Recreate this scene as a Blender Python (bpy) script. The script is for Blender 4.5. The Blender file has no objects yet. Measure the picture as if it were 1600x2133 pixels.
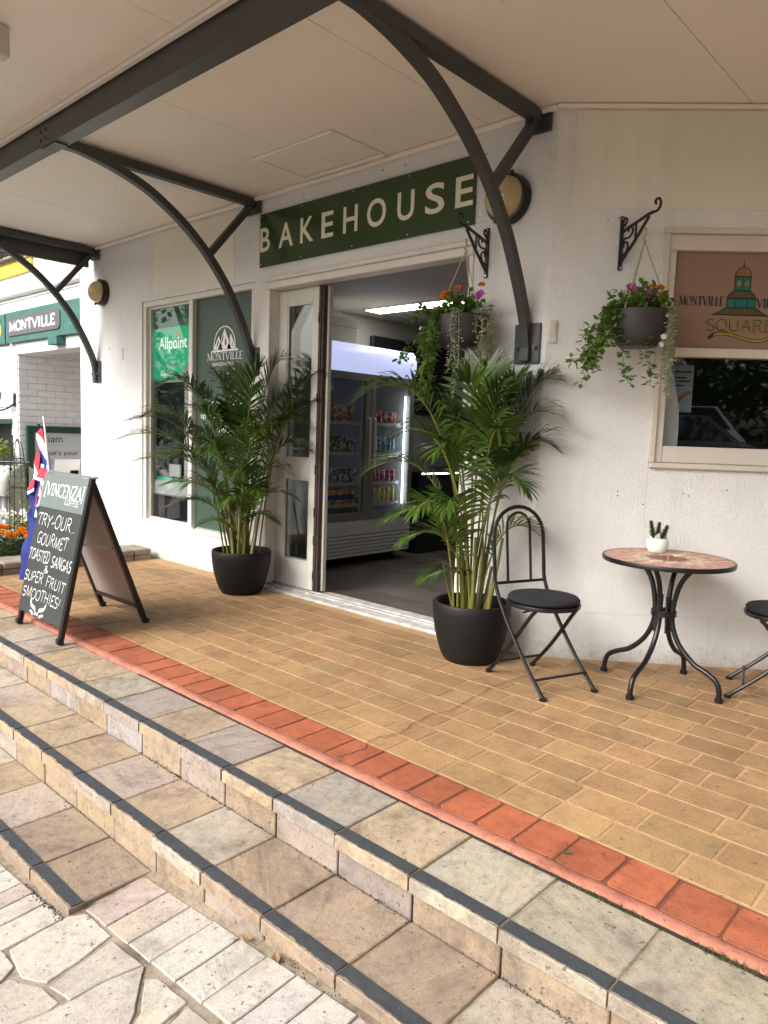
import bpy, bmesh, math, random
from math import sin, cos, pi, radians, sqrt
from mathutils import Vector, Matrix
from mathutils import noise as mnoise
random.seed(7)
S = bpy.context.scene
COL = S.collection

# ------------------------------------------------------------------ camera
cam_d = bpy.data.cameras.new('camera')
cam = bpy.data.objects.new('camera', cam_d)
COL.objects.link(cam)
S.camera = cam
cam_d.sensor_fit = 'VERTICAL'
cam_d.sensor_height = 36.0
cam_d.lens = 25.66
cam_d.clip_start = 0.05
cam_d.clip_end = 600
RX = Vector((0.73493154, 0.67722718, 0.03519914))
RY = Vector((0.09794945, -0.054648, -0.99368984))
RZ = Vector((-0.6710302, 0.73374174, -0.10649657))
mw = Matrix.Identity(4)
for i in range(3):
    mw[i][0] = RX[i]; mw[i][1] = -RY[i]; mw[i][2] = -RZ[i]
mw[2][3] = 1.28
cam.matrix_world = mw
S.render.resolution_x = 768
S.render.resolution_y = 1024

# ------------------------------------------------------------------ light
SUN_EL, SUN_AZ = radians(38), radians(192)      # sun stands over the street, in front of the shop
W = bpy.data.worlds.new('World')
S.world = W
W.use_nodes = True
wn = W.node_tree.nodes; wl = W.node_tree.links
wn.clear()
sky = wn.new('ShaderNodeTexSky')
sky.sky_type = 'NISHITA'
sky.sun_disc = False
sky.sun_elevation = SUN_EL
sky.sun_rotation = SUN_AZ
sky.air_density = 1.0
sky.dust_density = 6.0
sky.ozone_density = 1.0
hs = wn.new('ShaderNodeHueSaturation')            # overcast: the cloud layer greys the blue
hs.inputs['Saturation'].default_value = 0.52
bg = wn.new('ShaderNodeBackground')
bg.inputs['Strength'].default_value = 0.15
wo = wn.new('ShaderNodeOutputWorld')
wl.new(sky.outputs[0], hs.inputs['Color'])
wl.new(hs.outputs[0], bg.inputs['Color'])
wl.new(bg.outputs[0], wo.inputs['Surface'])
sd = bpy.data.lights.new('sun', 'SUN')
sd.energy = 1.3
sd.angle = radians(35)
sd.color = (1.0, 0.975, 0.94)
sun = bpy.data.objects.new('sun', sd)
COL.objects.link(sun)
# Nishita: rotation 0 puts the sun at +Y, growing clockwise seen from above
sdir = Vector((sin(SUN_AZ) * cos(SUN_EL), cos(SUN_AZ) * cos(SUN_EL), sin(SUN_EL)))
sun.rotation_euler = sdir.to_track_quat('Z', 'Y').to_euler()
S.view_settings.view_transform = 'Standard'
S.view_settings.look = 'None'
S.view_settings.gamma = 1.0
S.view_settings.use_curve_mapping = False
S.view_settings.exposure = 0.95
S.cycles.max_bounces = 10
S.cycles.diffuse_bounces = 6
S.cycles.glossy_bounces = 4
S.cycles.transparent_max_bounces = 16
S.cycles.caustics_reflective = False
S.cycles.caustics_refractive = False
S.cycles.sample_clamp_indirect = 6.0

# ------------------------------------------------------------------ materials
MATS = {}
def nodes(name):
    m = bpy.data.materials.new(name)
    m.use_nodes = True
    nt = m.node_tree
    return m, nt, nt.nodes['Principled BSDF']
def N(nt, t, **kw):
    n = nt.nodes.new(t)
    for k, v in kw.items():
        if k.startswith('i_'):
            n.inputs[int(k[2:])].default_value = v
        else:
            setattr(n, k, v)
    return n
def ramp(nt, fac, stops):
    r = nt.nodes.new('ShaderNodeValToRGB')
    e = r.color_ramp.elements
    e[0].position, e[0].color = stops[0][0], (*stops[0][1], 1)
    e[1].position, e[1].color = stops[-1][0], (*stops[-1][1], 1)
    for p, c in stops[1:-1]:
        x = e.new(p); x.color = (*c, 1)
    nt.links.new(fac, r.inputs[0])
    return r.outputs[0]
def g3(v): return (v, v, v)
def noise_n(nt, vec, scale, detail=4, rough=0.55, dist=0.0):
    n = nt.nodes.new('ShaderNodeTexNoise')
    n.inputs['Scale'].default_value = scale
    n.inputs['Detail'].default_value = detail
    n.inputs['Roughness'].default_value = rough
    n.inputs['Distortion'].default_value = dist
    if vec is not None: nt.links.new(vec, n.inputs['Vector'])
    return n.outputs['Fac']
def mixc(nt, fac, a, b, mode='MIX'):
    m = nt.nodes.new('ShaderNodeMix')
    m.data_type = 'RGBA'; m.blend_type = mode
    for s, v in ((m.inputs['Factor'], fac), (m.inputs['A'], a), (m.inputs['B'], b)):
        if hasattr(v, 'is_linked'): nt.links.new(v, s)
        elif isinstance(v, (int, float)): s.default_value = v
        else: s.default_value = (*v, 1)
    return [o for o in m.outputs if o.type == 'RGBA'][0]
def bump(nt, bs, h, strength=0.3, dist=0.01, prev=None):
    b = nt.nodes.new('ShaderNodeBump')
    b.inputs['Strength'].default_value = strength
    b.inputs['Distance'].default_value = dist
    nt.links.new(h, b.inputs['Height'])
    if prev is not None: nt.links.new(prev, b.inputs['Normal'])
    nt.links.new(b.outputs[0], bs.inputs['Normal'])
    return b.outputs[0]
def objpos(nt, rnd=30.0, rot=False):
    tc = nt.nodes.new('ShaderNodeTexCoord')
    oi = nt.nodes.new('ShaderNodeObjectInfo')
    mu = N(nt, 'ShaderNodeMath', operation='MULTIPLY', i_1=rnd)
    nt.links.new(oi.outputs['Random'], mu.inputs[0])
    ad = N(nt, 'ShaderNodeVectorMath', operation='ADD')
    nt.links.new(tc.outputs['Object'], ad.inputs[0])
    nt.links.new(mu.outputs[0], ad.inputs[1])
    out = ad.outputs[0]
    if rot:
        vr = N(nt, 'ShaderNodeVectorRotate', rotation_type='Z_AXIS')
        ma = N(nt, 'ShaderNodeMath', operation='MULTIPLY', i_1=9.0)
        nt.links.new(oi.outputs['Random'], ma.inputs[0])
        nt.links.new(ma.outputs[0], vr.inputs['Angle'])
        nt.links.new(tc.outputs['Object'], vr.inputs['Vector'])
        ad2 = N(nt, 'ShaderNodeVectorMath', operation='ADD')
        nt.links.new(vr.outputs[0], ad2.inputs[0]); nt.links.new(mu.outputs[0], ad2.inputs[1])
        out = ad2.outputs[0]
    return out, oi
def wpos(nt):
    g = nt.nodes.new('ShaderNodeNewGeometry')
    return g.outputs['Position']
def pm(name, col, rough=0.6, var=0.0, vscale=6.0, bmp=0.0, bscale=80.0, metal=0.0, spec=0.5, world=False, objcol=False, coat=0.0, emit=None):
    m, nt, bs = nodes(name)
    bs.inputs['Roughness'].default_value = rough
    bs.inputs['Metallic'].default_value = metal
    bs.inputs['Specular IOR Level'].default_value = spec
    bs.inputs['Coat Weight'].default_value = coat
    if world: vec = wpos(nt); oi = None
    else: vec, oi = objpos(nt)
    base = (*col, 1)
    bs.inputs['Base Color'].default_value = base
    src = None
    if objcol:
        oi = oi or nt.nodes.new('ShaderNodeObjectInfo')
        src = oi.outputs['Color']
    if var:
        f = noise_n(nt, vec, vscale, 5, 0.6)
        v = ramp(nt, f, [(0.25, g3(1 - var)), (0.75, g3(1 + var * 0.4))])
        src = mixc(nt, 1.0, src if src is not None else col, v, 'MULTIPLY')
    if src is not None: nt.links.new(src, bs.inputs['Base Color'])
    if bmp:
        bump(nt, bs, noise_n(nt, vec, bscale, 3), bmp, 0.01)
    if emit:
        bs.inputs['Emission Color'].default_value = (*emit[0], 1)
        bs.inputs['Emission Strength'].default_value = emit[1]
    m.diffuse_color = base
    MATS[name] = m
    return m
def M(n): return MATS[n]

def edge_dirt(nt, c, wp, width, amount, col):
    """grime gathered in from the rim of each piece, broken up by noise"""
    tc = nt.nodes.new('ShaderNodeTexCoord')
    se = N(nt, 'ShaderNodeSeparateXYZ'); nt.links.new(tc.outputs['Generated'], se.inputs[0])
    outs = []
    for ax in ('X', 'Y'):
        pp = N(nt, 'ShaderNodeMath', operation='PINGPONG', i_1=0.5); nt.links.new(se.outputs[ax], pp.inputs[0]); outs.append(pp.outputs[0])
    mn = N(nt, 'ShaderNodeMath', operation='MINIMUM'); nt.links.new(outs[0], mn.inputs[0]); nt.links.new(outs[1], mn.inputs[1])
    nz = noise_n(nt, wp, 28.0, 5, 0.75)
    ma = N(nt, 'ShaderNodeMath', operation='MULTIPLY_ADD', i_1=width * 2.6, i_2=-width * 1.3); nt.links.new(nz, ma.inputs[0])
    ad = N(nt, 'ShaderNodeMath', operation='ADD'); nt.links.new(mn.outputs[0], ad.inputs[0]); nt.links.new(ma.outputs[0], ad.inputs[1])
    ge = nt.nodes.new('ShaderNodeNewGeometry'); sn = N(nt, 'ShaderNodeSeparateXYZ'); nt.links.new(ge.outputs['True Normal'], sn.inputs[0])
    gt = N(nt, 'ShaderNodeMath', operation='GREATER_THAN', i_1=0.8); nt.links.new(sn.outputs['Z'], gt.inputs[0])
    mu = N(nt, 'ShaderNodeMath', operation='MULTIPLY'); nt.links.new(gt.outputs[0], mu.inputs[0])
    nt.links.new(ramp(nt, ad.outputs[0], [(0.0, g3(amount)), (width, g3(0.0))]), mu.inputs[1])
    return mixc(nt, mu.outputs[0], c, col)
def make_sandstone(name, bandmix, rough=0.8, stain=0.5):
    m, nt, bs = nodes(name)
    vec, oi = objpos(nt, 40.0, True)
    wp = wpos(nt)
    mp = N(nt, 'ShaderNodeMapping'); mp.inputs['Scale'].default_value = (3.0, 22.0, 10.0)
    nt.links.new(vec, mp.inputs['Vector'])
    st = noise_n(nt, mp.outputs[0], 1.0, 6, 0.68, 0.7)
    rn = N(nt, 'ShaderNodeMath', operation='MULTIPLY_ADD', i_1=bandmix * .65, i_2=bandmix * .35); nt.links.new(oi.outputs['Random'], rn.inputs[0])
    band = mixc(nt, 1.0, oi.outputs['Color'], ramp(nt, st, [(0.30, (0.60, 0.55, 0.53)), (0.42, (0.92, 0.88, 0.86)), (0.50, (1.0, 0.98, 0.96)), (0.60, (1.12, 1.07, 1.0)), (0.72, (0.78, 0.70, 0.69))]), 'MULTIPLY')
    c = mixc(nt, rn.outputs[0], oi.outputs['Color'], band)
    warp = noise_n(nt, vec, 5.5, 4, 0.6, 0.4)
    c = mixc(nt, 1.0, c, ramp(nt, warp, [(0.34, (1.06, 1.02, 0.94)), (0.52, (1, 1, 1)), (0.70, (0.90, 0.83, 0.84))]), 'MULTIPLY')
    mott = noise_n(nt, wp, 34.0, 8, 0.82)
    c = mixc(nt, 1.0, c, ramp(nt, mott, [(0.32, g3(0.58)), (0.47, g3(0.97)), (0.56, g3(1.03)), (0.72, g3(1.2))]), 'MULTIPLY')
    gr = noise_n(nt, wp, 240.0, 3, 0.7)
    c = mixc(nt, 1.0, c, ramp(nt, gr, [(0.28, g3(0.70)), (0.5, g3(1.0)), (0.75, g3(1.16))]), 'MULTIPLY')
    bl = noise_n(nt, wp, 4.2, 7, 0.75, 0.3)
    c = mixc(nt, ramp(nt, bl, [(0.49, g3(0)), (0.57, g3(stain * .40)), (0.68, g3(stain))]), c, (0.13, 0.10, 0.08))
    spk = noise_n(nt, wp, 48.0, 2, 0.6)
    c = mixc(nt, ramp(nt, spk, [(0.66, g3(0)), (0.71, g3(0.7))]), c, (0.055, 0.045, 0.04))
    c = edge_dirt(nt, c, wp, 0.032, 0.42, (0.13, 0.105, 0.08))
    nt.links.new(c, bs.inputs['Base Color'])
    bs.inputs['Roughness'].default_value = rough
    bs.inputs['Specular IOR Level'].default_value = 0.25
    cleft = noise_n(nt, mp.outputs[0], 0.8, 5, 0.6, 0.8)
    b1 = bump(nt, bs, cleft, 0.45, 0.008)
    b2 = bump(nt, bs, mott, 0.35, 0.006, b1)
    bump(nt, bs, gr, 0.5, 0.003, b2)
    MATS[name] = m
make_sandstone('sandstone', 1.0, 0.8, 0.72)
make_sandstone('pale_stone', 0.25, 0.85, 0.45)

def make_paver(name, dirt, dirtcol, edge=0.6, edgecol=(0.16, 0.09, 0.05), ew=0.07):
    m, nt, bs = nodes(name)
    oi = nt.nodes.new('ShaderNodeObjectInfo')
    wp = wpos(nt)
    big = noise_n(nt, wp, 1.3, 5, 0.65)
    mid = noise_n(nt, wp, 11.0, 7, 0.78)
    fine = noise_n(nt, wp, 210.0, 4, 0.75)
    c = mixc(nt, 1.0, oi.outputs['Color'], ramp(nt, big, [(0.32, (0.76, 0.76, 0.78)), (0.52, g3(1.0)), (0.7, g3(1.10))]), 'MULTIPLY')
    pat = noise_n(nt, wp, 4.3, 6, 0.72)
    c = mixc(nt, ramp(nt, pat, [(0.50, g3(0)), (0.57, g3(dirt * 0.35)), (0.66, g3(dirt * 0.9))]), c, [q * .8 for q in dirtcol])
    c = mixc(nt, ramp(nt, mid, [(0.44, g3(0)), (0.53, g3(dirt * .3)), (0.66, g3(dirt))]), c, dirtcol)
    c = mixc(nt, 1.0, c, ramp(nt, fine, [(0.3, g3(0.70)), (0.55, g3(1.0)), (0.75, g3(1.2))]), 'MULTIPLY')
    sp = noise_n(nt, wp, 42.0, 3, 0.75)
    c = mixc(nt, ramp(nt, sp, [(0.64, g3(0)), (0.69, g3(0.75))]), c, (0.05, 0.035, 0.025))
    if edge: c = edge_dirt(nt, c, wp, ew, edge, edgecol)
    nt.links.new(c, bs.inputs['Base Color'])
    bs.inputs['Roughness'].default_value = 0.7
    bs.inputs['Specular IOR Level'].default_value = 0.3
    b1 = bump(nt, bs, mid, 0.45, 0.006)
    bump(nt, bs, fine, 0.6, 0.003, b1)
    MATS[name] = m
make_paver('paver', 0.50, (0.19, 0.115, 0.065), 0)
make_paver('terracotta', 0.62, (0.21, 0.062, 0.038), 0.55, (0.12, 0.055, 0.035), 0.05)
make_paver('grout_yellow', 0.35, (0.22, 0.13, 0.07), 0)
make_paver('stone_grout', 0.75, (0.07, 0.055, 0.04), 0)

def make_stucco(name, col, scale, strength, dist, pits=0.0, course=0.0):
    m, nt, bs = nodes(name)
    wp = wpos(nt)
    f = noise_n(nt, wp, scale, 3, 0.55)
    big = noise_n(nt, wp, 1.3, 5, 0.6)
    c = mixc(nt, 1.0, col, ramp(nt, big, [(0.3, g3(0.92)), (0.7, g3(1.03))]), 'MULTIPLY')
    # grime spatter along the foot of the wall and soft old streaks
    sep = N(nt, 'ShaderNodeSeparateXYZ'); nt.links.new(wp, sep.inputs[0])
    mp = N(nt, 'ShaderNodeMapping'); mp.inputs['Scale'].default_value = (7.0, 7.0, 0.6)
    nt.links.new(wp, mp.inputs['Vector'])
    strk = noise_n(nt, mp.outputs[0], 1.0, 4, 0.6)
    c = mixc(nt, ramp(nt, strk, [(0.55, g3(0)), (0.8, g3(0.22))]), c, (0.46, 0.42, 0.36))
    nz = noise_n(nt, wp, 16.0, 5, 0.75)
    ad = N(nt, 'ShaderNodeMath', operation='MULTIPLY_ADD', i_1=0.22, i_2=-0.11)
    nt.links.new(nz, ad.inputs[0])
    a2 = N(nt, 'ShaderNodeMath', operation='ADD'); nt.links.new(sep.outputs['Z'], a2.inputs[0]); nt.links.new(ad.outputs[0], a2.inputs[1])
    c = mixc(nt, ramp(nt, a2.outputs[0], [(0.0, g3(0.75)), (0.05, g3(0.35)), (0.13, g3(0.0))]), c, (0.40, 0.36, 0.31))
    if pits:
        n2 = noise_n(nt, wp, 75.0, 2, 0.6)
        n3 = noise_n(nt, wp, 1.9, 3, 0.6)
        mu = N(nt, 'ShaderNodeMath', operation='MULTIPLY')
        nt.links.new(ramp(nt, n2, [(0.60, g3(0)), (0.70, g3(1))]), mu.inputs[0])
        nt.links.new(ramp(nt, n3, [(0.50, g3(0)), (0.68, g3(pits))]), mu.inputs[1])
        c = mixc(nt, mu.outputs[0], c, (0.20, 0.18, 0.16))
    nt.links.new(c, bs.inputs['Base Color'])
    bs.inputs['Roughness'].default_value = 0.85
    bs.inputs['Specular IOR Level'].default_value = 0.25
    prev = bump(nt, bs, f, strength, dist)
    if course:
        # shallow block courses telegraphing through the render
        br = nt.nodes.new('ShaderNodeTexBrick')
        cm = N(nt, 'ShaderNodeCombineXYZ')
        nt.links.new(sep.outputs['X'], cm.inputs[0]); nt.links.new(sep.outputs['Z'], cm.inputs[1])
        nt.links.new(cm.outputs[0], br.inputs['Vector'])
        br.inputs['Scale'].default_value = 1.0
        br.inputs['Brick Width'].default_value = 0.4; br.inputs['Row Height'].default_value = 0.2
        br.inputs['Mortar Size'].default_value = 0.006; br.inputs['Mortar Smooth'].default_value = 1.0
        br.inputs['Color1'].default_value = br.inputs['Color2'].default_value = (1, 1, 1, 1); br.inputs['Mortar'].default_value = (0, 0, 0, 1)
        bump(nt, bs, br.outputs['Color'], 0.25, 0.003 * course, prev)
    MATS[name] = m
make_stucco('stucco', (0.83, 0.84, 0.84), 90.0, 0.7, 0.018, 0.6, 1.0)
make_stucco('stucco_coarse', (0.83, 0.84, 0.84), 105.0, 0.62, 0.018, 0.0, 0.6)
make_stucco('fresh_paint', (0.80, 0.79, 0.71), 80.0, 0.3, 0.008)

def make_leaf(name, c0, c1, rough=0.45, trans=0.25, tips=None):
    m, nt, bs = nodes(name)
    vec, oi = objpos(nt)
    f = noise_n(nt, vec, 9.0, 3)
    lc = mixc(nt, ramp(nt, f, [(0.3, g3(0)), (0.7, g3(1))]), c0, c1)
    lc = mixc(nt, 1.0, lc, ramp(nt, oi.outputs['Random'], [(0.0, g3(0.72)), (0.6, g3(1.0)), (1.0, (1.35, 1.18, 0.95))]), 'MULTIPLY')
    if tips:
        f2 = noise_n(nt, vec, 38.0, 3)
        lc = mixc(nt, ramp(nt, f2, [(0.66, g3(0)), (0.74, g3(0.8))]), lc, tips)
    nt.links.new(lc, bs.inputs['Base Color'])
    bs.inputs['Roughness'].default_value = rough
    out = nt.nodes['Material Output']
    tr = nt.nodes.new('ShaderNodeBsdfTranslucent'); tr.inputs['Color'].default_value = (*[min(1, x * 1.6) for x in c1], 1)
    ms = nt.nodes.new('ShaderNodeMixShader'); ms.inputs[0].default_value = trans
    nt.links.new(bs.outputs[0], ms.inputs[1]); nt.links.new(tr.outputs[0], ms.inputs[2])
    nt.links.new(ms.outputs[0], out.inputs['Surface'])
    MATS[name] = m
make_leaf('palm_leaf', (0.020, 0.058, 0.010), (0.075, 0.140, 0.018), 0.34, 0.2, (0.20, 0.14, 0.05))
make_leaf('palm_stem', (0.12, 0.16, 0.032), (0.25, 0.23, 0.05), 0.4, 0.0)
make_leaf('cane_sheath', (0.36, 0.33, 0.22), (0.20, 0.20, 0.10), 0.6, 0.0)
make_leaf('basket_leaf', (0.055, 0.13, 0.022), (0.15, 0.26, 0.05), 0.45)
make_leaf('dark_leaf', (0.025, 0.06, 0.015), (0.06, 0.12, 0.03), 0.5)
make_leaf('silver_leaf', (0.26, 0.32, 0.20), (0.46, 0.50, 0.38), 0.6)
make_leaf('lime_leaf', (0.25, 0.32, 0.06), (0.42, 0.45, 0.12), 0.5)
make_leaf('tree_leaf', (0.03, 0.06, 0.015), (0.07, 0.12, 0.03), 0.6)
make_leaf('orange_petal', (0.75, 0.16, 0.008), (0.85, 0.30, 0.01), 0.6)
make_leaf('purple_petal', (0.38, 0.04, 0.36), (0.50, 0.08, 0.45), 0.6)
make_leaf('pink_petal', (0.65, 0.05, 0.15), (0.75, 0.12, 0.25), 0.6)
make_leaf('white_petal', (0.75, 0.75, 0.72), (0.82, 0.82, 0.80), 0.6)
make_leaf('moss', (0.03, 0.045, 0.012), (0.10, 0.13, 0.03), 0.9)
make_leaf('grass', (0.05, 0.10, 0.02), (0.13, 0.20, 0.05), 0.6)

pm('soffit', (0.88, 0.84, 0.785), 0.55, 0.07, 1.2, 0.03, 30, world=True)
pm('soffit_trim', (0.84, 0.79, 0.73), 0.5)
pm('beam_paint', (0.072, 0.073, 0.072), 0.42, 0.15, 4, 0.04, 60, world=True)
pm('bracket_paint', (0.052, 0.054, 0.056), 0.45, 0.15, 5, 0.05, 90)
pm('plate_paint', (0.050, 0.060, 0.060), 0.42, 0.2, 8, 0.08, 70)
pm('frame_paint', (0.71, 0.69, 0.65), 0.45, 0.10, 5, 0.05, 60)
pm('door_paint', (0.62, 0.61, 0.57), 0.42, 0.12, 5, 0.06, 60)
pm('taupe_paint', (0.64, 0.60, 0.54), 0.45, 0.06, 4, 0.03, 60)
pm('worn_sill', (0.55, 0.54, 0.52), 0.6, 0.5, 14, 0.3, 40)
pm('hinge_seal', (0.055, 0.040, 0.032), 0.7, 0.4, 20)
pm('sign_green', (0.028, 0.062, 0.017), 0.22, 0.05, 2)
pm('sign_cream', (0.78, 0.76, 0.62), 0.4)
pm('film_green', (0.045, 0.085, 0.062), 0.35, 0.12, 1.5)
pm('print_white', (0.82, 0.83, 0.80), 0.5)
pm('print_black', (0.02, 0.018, 0.016), 0.5)
pm('print_gold', (0.42, 0.36, 0.05), 0.3, 0.4, 20, metal=0.3)
pm('print_teal', (0.01, 0.14, 0.12), 0.4)
pm('print_ochre', (0.26, 0.15, 0.04), 0.4, 0.3, 15)
pm('print_olive', (0.09, 0.075, 0.025), 0.4, 0.3, 15)
pm('print_peach', (0.30, 0.19, 0.14), 0.25, 0.08, 2)
pm('print_blue', (0.012, 0.035, 0.30), 0.6)
pm('flag_blue', (0.010, 0.024, 0.20), 0.75, 0.25, 6)
pm('flag_red', (0.55, 0.025, 0.05), 0.75)
pm('flag_white', (0.78, 0.78, 0.80), 0.75)
pm('allpoint_green', (0.012, 0.26, 0.13), 0.22, 0.08, 3, emit=((0.012, 0.32, 0.16), 0.50))  # emission added to brighten the panel, standing in for sky reflected on it
pm('allpoint_white', (0.8, 0.82, 0.8), 0.4, emit=((0.9, 1.0, 0.95), 0.35))  # emission added to lift the lettering along with the green panel
pm('print_yellow', (0.75, 0.60, 0.06), 0.4)
pm('atm_grey', (0.42, 0.43, 0.44), 0.35, 0.1, 6)
pm('atm_dark', (0.006, 0.007, 0.012), 0.7, spec=0.15)
pm('lamp_amber', (0.52, 0.42, 0.22), 0.18, 0.12, 9, coat=0.4)
pm('black_metal', (0.006, 0.006, 0.007), 0.34, 0.2, 30)
pm('black_iron', (0.008, 0.008, 0.009), 0.40, 0.2, 40, 0.1, 150)
pm('bolt_steel', (0.10, 0.105, 0.11), 0.45, metal=0.6)
pm('screw', (0.55, 0.55, 0.53), 0.4, metal=0.8)
pm('pot_black', (0.0075, 0.0075, 0.0085), 0.55, 0.4, 14, 0.25, 70, spec=0.3)
pm('basket_plastic', (0.040, 0.037, 0.038), 0.5, 0.1, 10)
pm('soil', (0.03, 0.022, 0.015), 0.95, 0.4, 60, 0.8, 80)
pm('rope', (0.46, 0.36, 0.24), 0.9, 0.3, 60)
pm('cushion', (0.007, 0.008, 0.013), 0.9, 0.3, 80, 0.3, 400)
pm('ceramic_white', (0.82, 0.82, 0.81), 0.25)
pm('mosaic', (0.5, 0.3, 0.2), 0.5, 0.2, 60, 0.1, 200, objcol=True)
pm('mosaic_grout', (0.60, 0.48, 0.38), 0.8, 0.2, 60)
pm('strip_grey', (0.044, 0.050, 0.058), 0.85, 0.40, 30, 0.35, 260, world=True)
pm('chalkboard', (0.028, 0.033, 0.034), 0.55, 0.35, 6)
pm('board_header', (0.13, 0.165, 0.16), 0.45, 0.08, 4)
pm('board_back', (0.36, 0.33, 0.32), 0.35, 0.12, 3)
pm('aluminium', (0.6, 0.6, 0.6), 0.35, metal=0.9)
pm('fridge_white', (0.66, 0.66, 0.68), 0.4, 0.08, 5)
pm('fridge_grey', (0.20, 0.20, 0.20), 0.4)
pm('fridge_inside', (0.24, 0.26, 0.33), 0.5)
pm('shelf_wire', (0.55, 0.55, 0.58), 0.4)
def make_can():
    m, nt, bs = nodes('can_metal')
    vec, oi = objpos(nt, 9.0)
    mp = N(nt, 'ShaderNodeMapping'); mp.inputs['Scale'].default_value = (38, 38, 30); nt.links.new(vec, mp.inputs['Vector'])
    f = noise_n(nt, mp.outputs[0], 1.0, 2, 0.5)
    c = mixc(nt, ramp(nt, f, [(0.52, g3(0)), (0.56, g3(0.75))]), oi.outputs['Color'], (0.75, 0.74, 0.72))
    c = mixc(nt, ramp(nt, f, [(0.36, g3(0.8)), (0.40, g3(0))]), c, (0.05, 0.04, 0.05))
    nt.links.new(c, bs.inputs['Base Color']); bs.inputs['Roughness'].default_value = 0.25
    MATS['can_metal'] = m
make_can()
pm('can_lid', (0.6, 0.6, 0.6), 0.3, metal=0.9)
pm('lightbox', (0.45, 0.47, 0.68), 0.35, emit=((0.58, 0.64, 1.0), 0.42))
pm('led', (0.9, 0.9, 0.95), 0.4, emit=((0.85, 0.92, 1.0), 6.0))
pm('light_panel', (0.9, 0.9, 0.85), 0.4, emit=((1.0, 0.98, 0.84), 10.0))
pm('shop_wall', (0.30, 0.29, 0.27), 0.8, 0.1, 2)
pm('shop_ceiling', (0.42, 0.41, 0.39), 0.85)
pm('shop_plank', (0.12, 0.098, 0.085), 0.42, 0.45, 5, 0.1, 30, objcol=True)
pm('counter_dark', (0.012, 0.016, 0.015), 0.4)
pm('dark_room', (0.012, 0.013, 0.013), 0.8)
pm('carton_white', (0.60, 0.58, 0.56), 0.7)
pm('switch_cream', (0.66, 0.62, 0.55), 0.4)
pm('white_brick', (0.86, 0.87, 0.88), 0.7, 0.08, 8, 0.4, 60)
pm('brick_mortar', (0.70, 0.71, 0.73), 0.85, 0.15, 10, 0.5, 60, world=True)
pm('white_trim', (0.80, 0.81, 0.82), 0.5, 0.05, 4)
pm('weathered_teal', (0.045, 0.155, 0.135), 0.6, 0.35, 9, 0.25, 40)
pm('plaque_grey', (0.10, 0.095, 0.11), 0.6)
pm('balcony_yellow', (0.75, 0.55, 0.06), 0.5, 0.08, 4)
pm('poster_frame_green', (0.010, 0.055, 0.036), 0.35)
pm('poster_paper', (0.64, 0.70, 0.72), 0.3, 0.05, 3)
pm('lantern_glass', (0.45, 0.30, 0.08), 0.2)
pm('shirt_white', (0.76, 0.77, 0.80), 0.9, 0.06, 7)
pm('shirt_grey', (0.32, 0.31, 0.30), 0.9, 0.1, 7)
pm('shirt_red', (0.55, 0.08, 0.05), 0.9, 0.1, 7)
pm('kerb_stone', (0.30, 0.255, 0.205), 0.85, 0.35, 9, 0.4, 50)
pm('courtyard', (0.30, 0.26, 0.22), 0.85, 0.3, 3, 0.2, 40, world=True)
pm('street', (0.16, 0.155, 0.145), 0.9, 0.25, 2, 0.3, 60, world=True)
pm('bark', (0.10, 0.075, 0.05), 0.9, 0.4, 20, 0.6, 40)
pm('dry_leaf', (0.30, 0.17, 0.07), 0.8, 0.4, 60)
pm('wood_brown', (0.20, 0.11, 0.06), 0.6, 0.3, 10)
pm('car_silver', (0.40, 0.41, 0.42), 0.3, coat=0.6)
pm('car_dark', (0.05, 0.055, 0.06), 0.3, coat=0.6)
pm('tyre', (0.015, 0.015, 0.015), 0.8)
pm('car_glass', (0.015, 0.018, 0.02), 0.06)
pm('tail_red', (0.5, 0.02, 0.02), 0.2)
pm('banner_white', (0.80, 0.80, 0.88), 0.8, 0.15, 8)
pm('poster_blue', (0.34, 0.38, 0.50), 0.6)

def make_glass(name, tint, refl):
    m = bpy.data.materials.new(name); m.use_nodes = True
    nt = m.node_tree; nt.nodes.clear()
    out = nt.nodes.new('ShaderNodeOutputMaterial')
    tr = nt.nodes.new('ShaderNodeBsdfTransparent'); tr.inputs[0].default_value = (*tint, 1)
    gl = nt.nodes.new('ShaderNodeBsdfGlossy'); gl.inputs['Roughness'].default_value = 0.015
    lw = nt.nodes.new('ShaderNodeLayerWeight'); lw.inputs['Blend'].default_value = 0.5
    pw = N(nt, 'ShaderNodeMath', operation='POWER', i_1=4.0); nt.links.new(lw.outputs['Facing'], pw.inputs[0])
    fr = N(nt, 'ShaderNodeMath', operation='MULTIPLY_ADD', i_1=0.85, i_2=refl); nt.links.new(pw.outputs[0], fr.inputs[0])
    mx = nt.nodes.new('ShaderNodeMixShader')
    nt.links.new(fr.outputs[0], mx.inputs[0]); nt.links.new(tr.outputs[0], mx.inputs[1]); nt.links.new(gl.outputs[0], mx.inputs[2])
    nt.links.new(mx.outputs[0], out.inputs[0])
    MATS[name] = m
make_glass('glass', (0.92, 0.95, 0.93), .05)
make_glass('glass_window', (0.95, 0.97, 0.96), .06)
make_glass('glass_dark', (0.92, 0.94, 0.93), .08)

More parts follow.
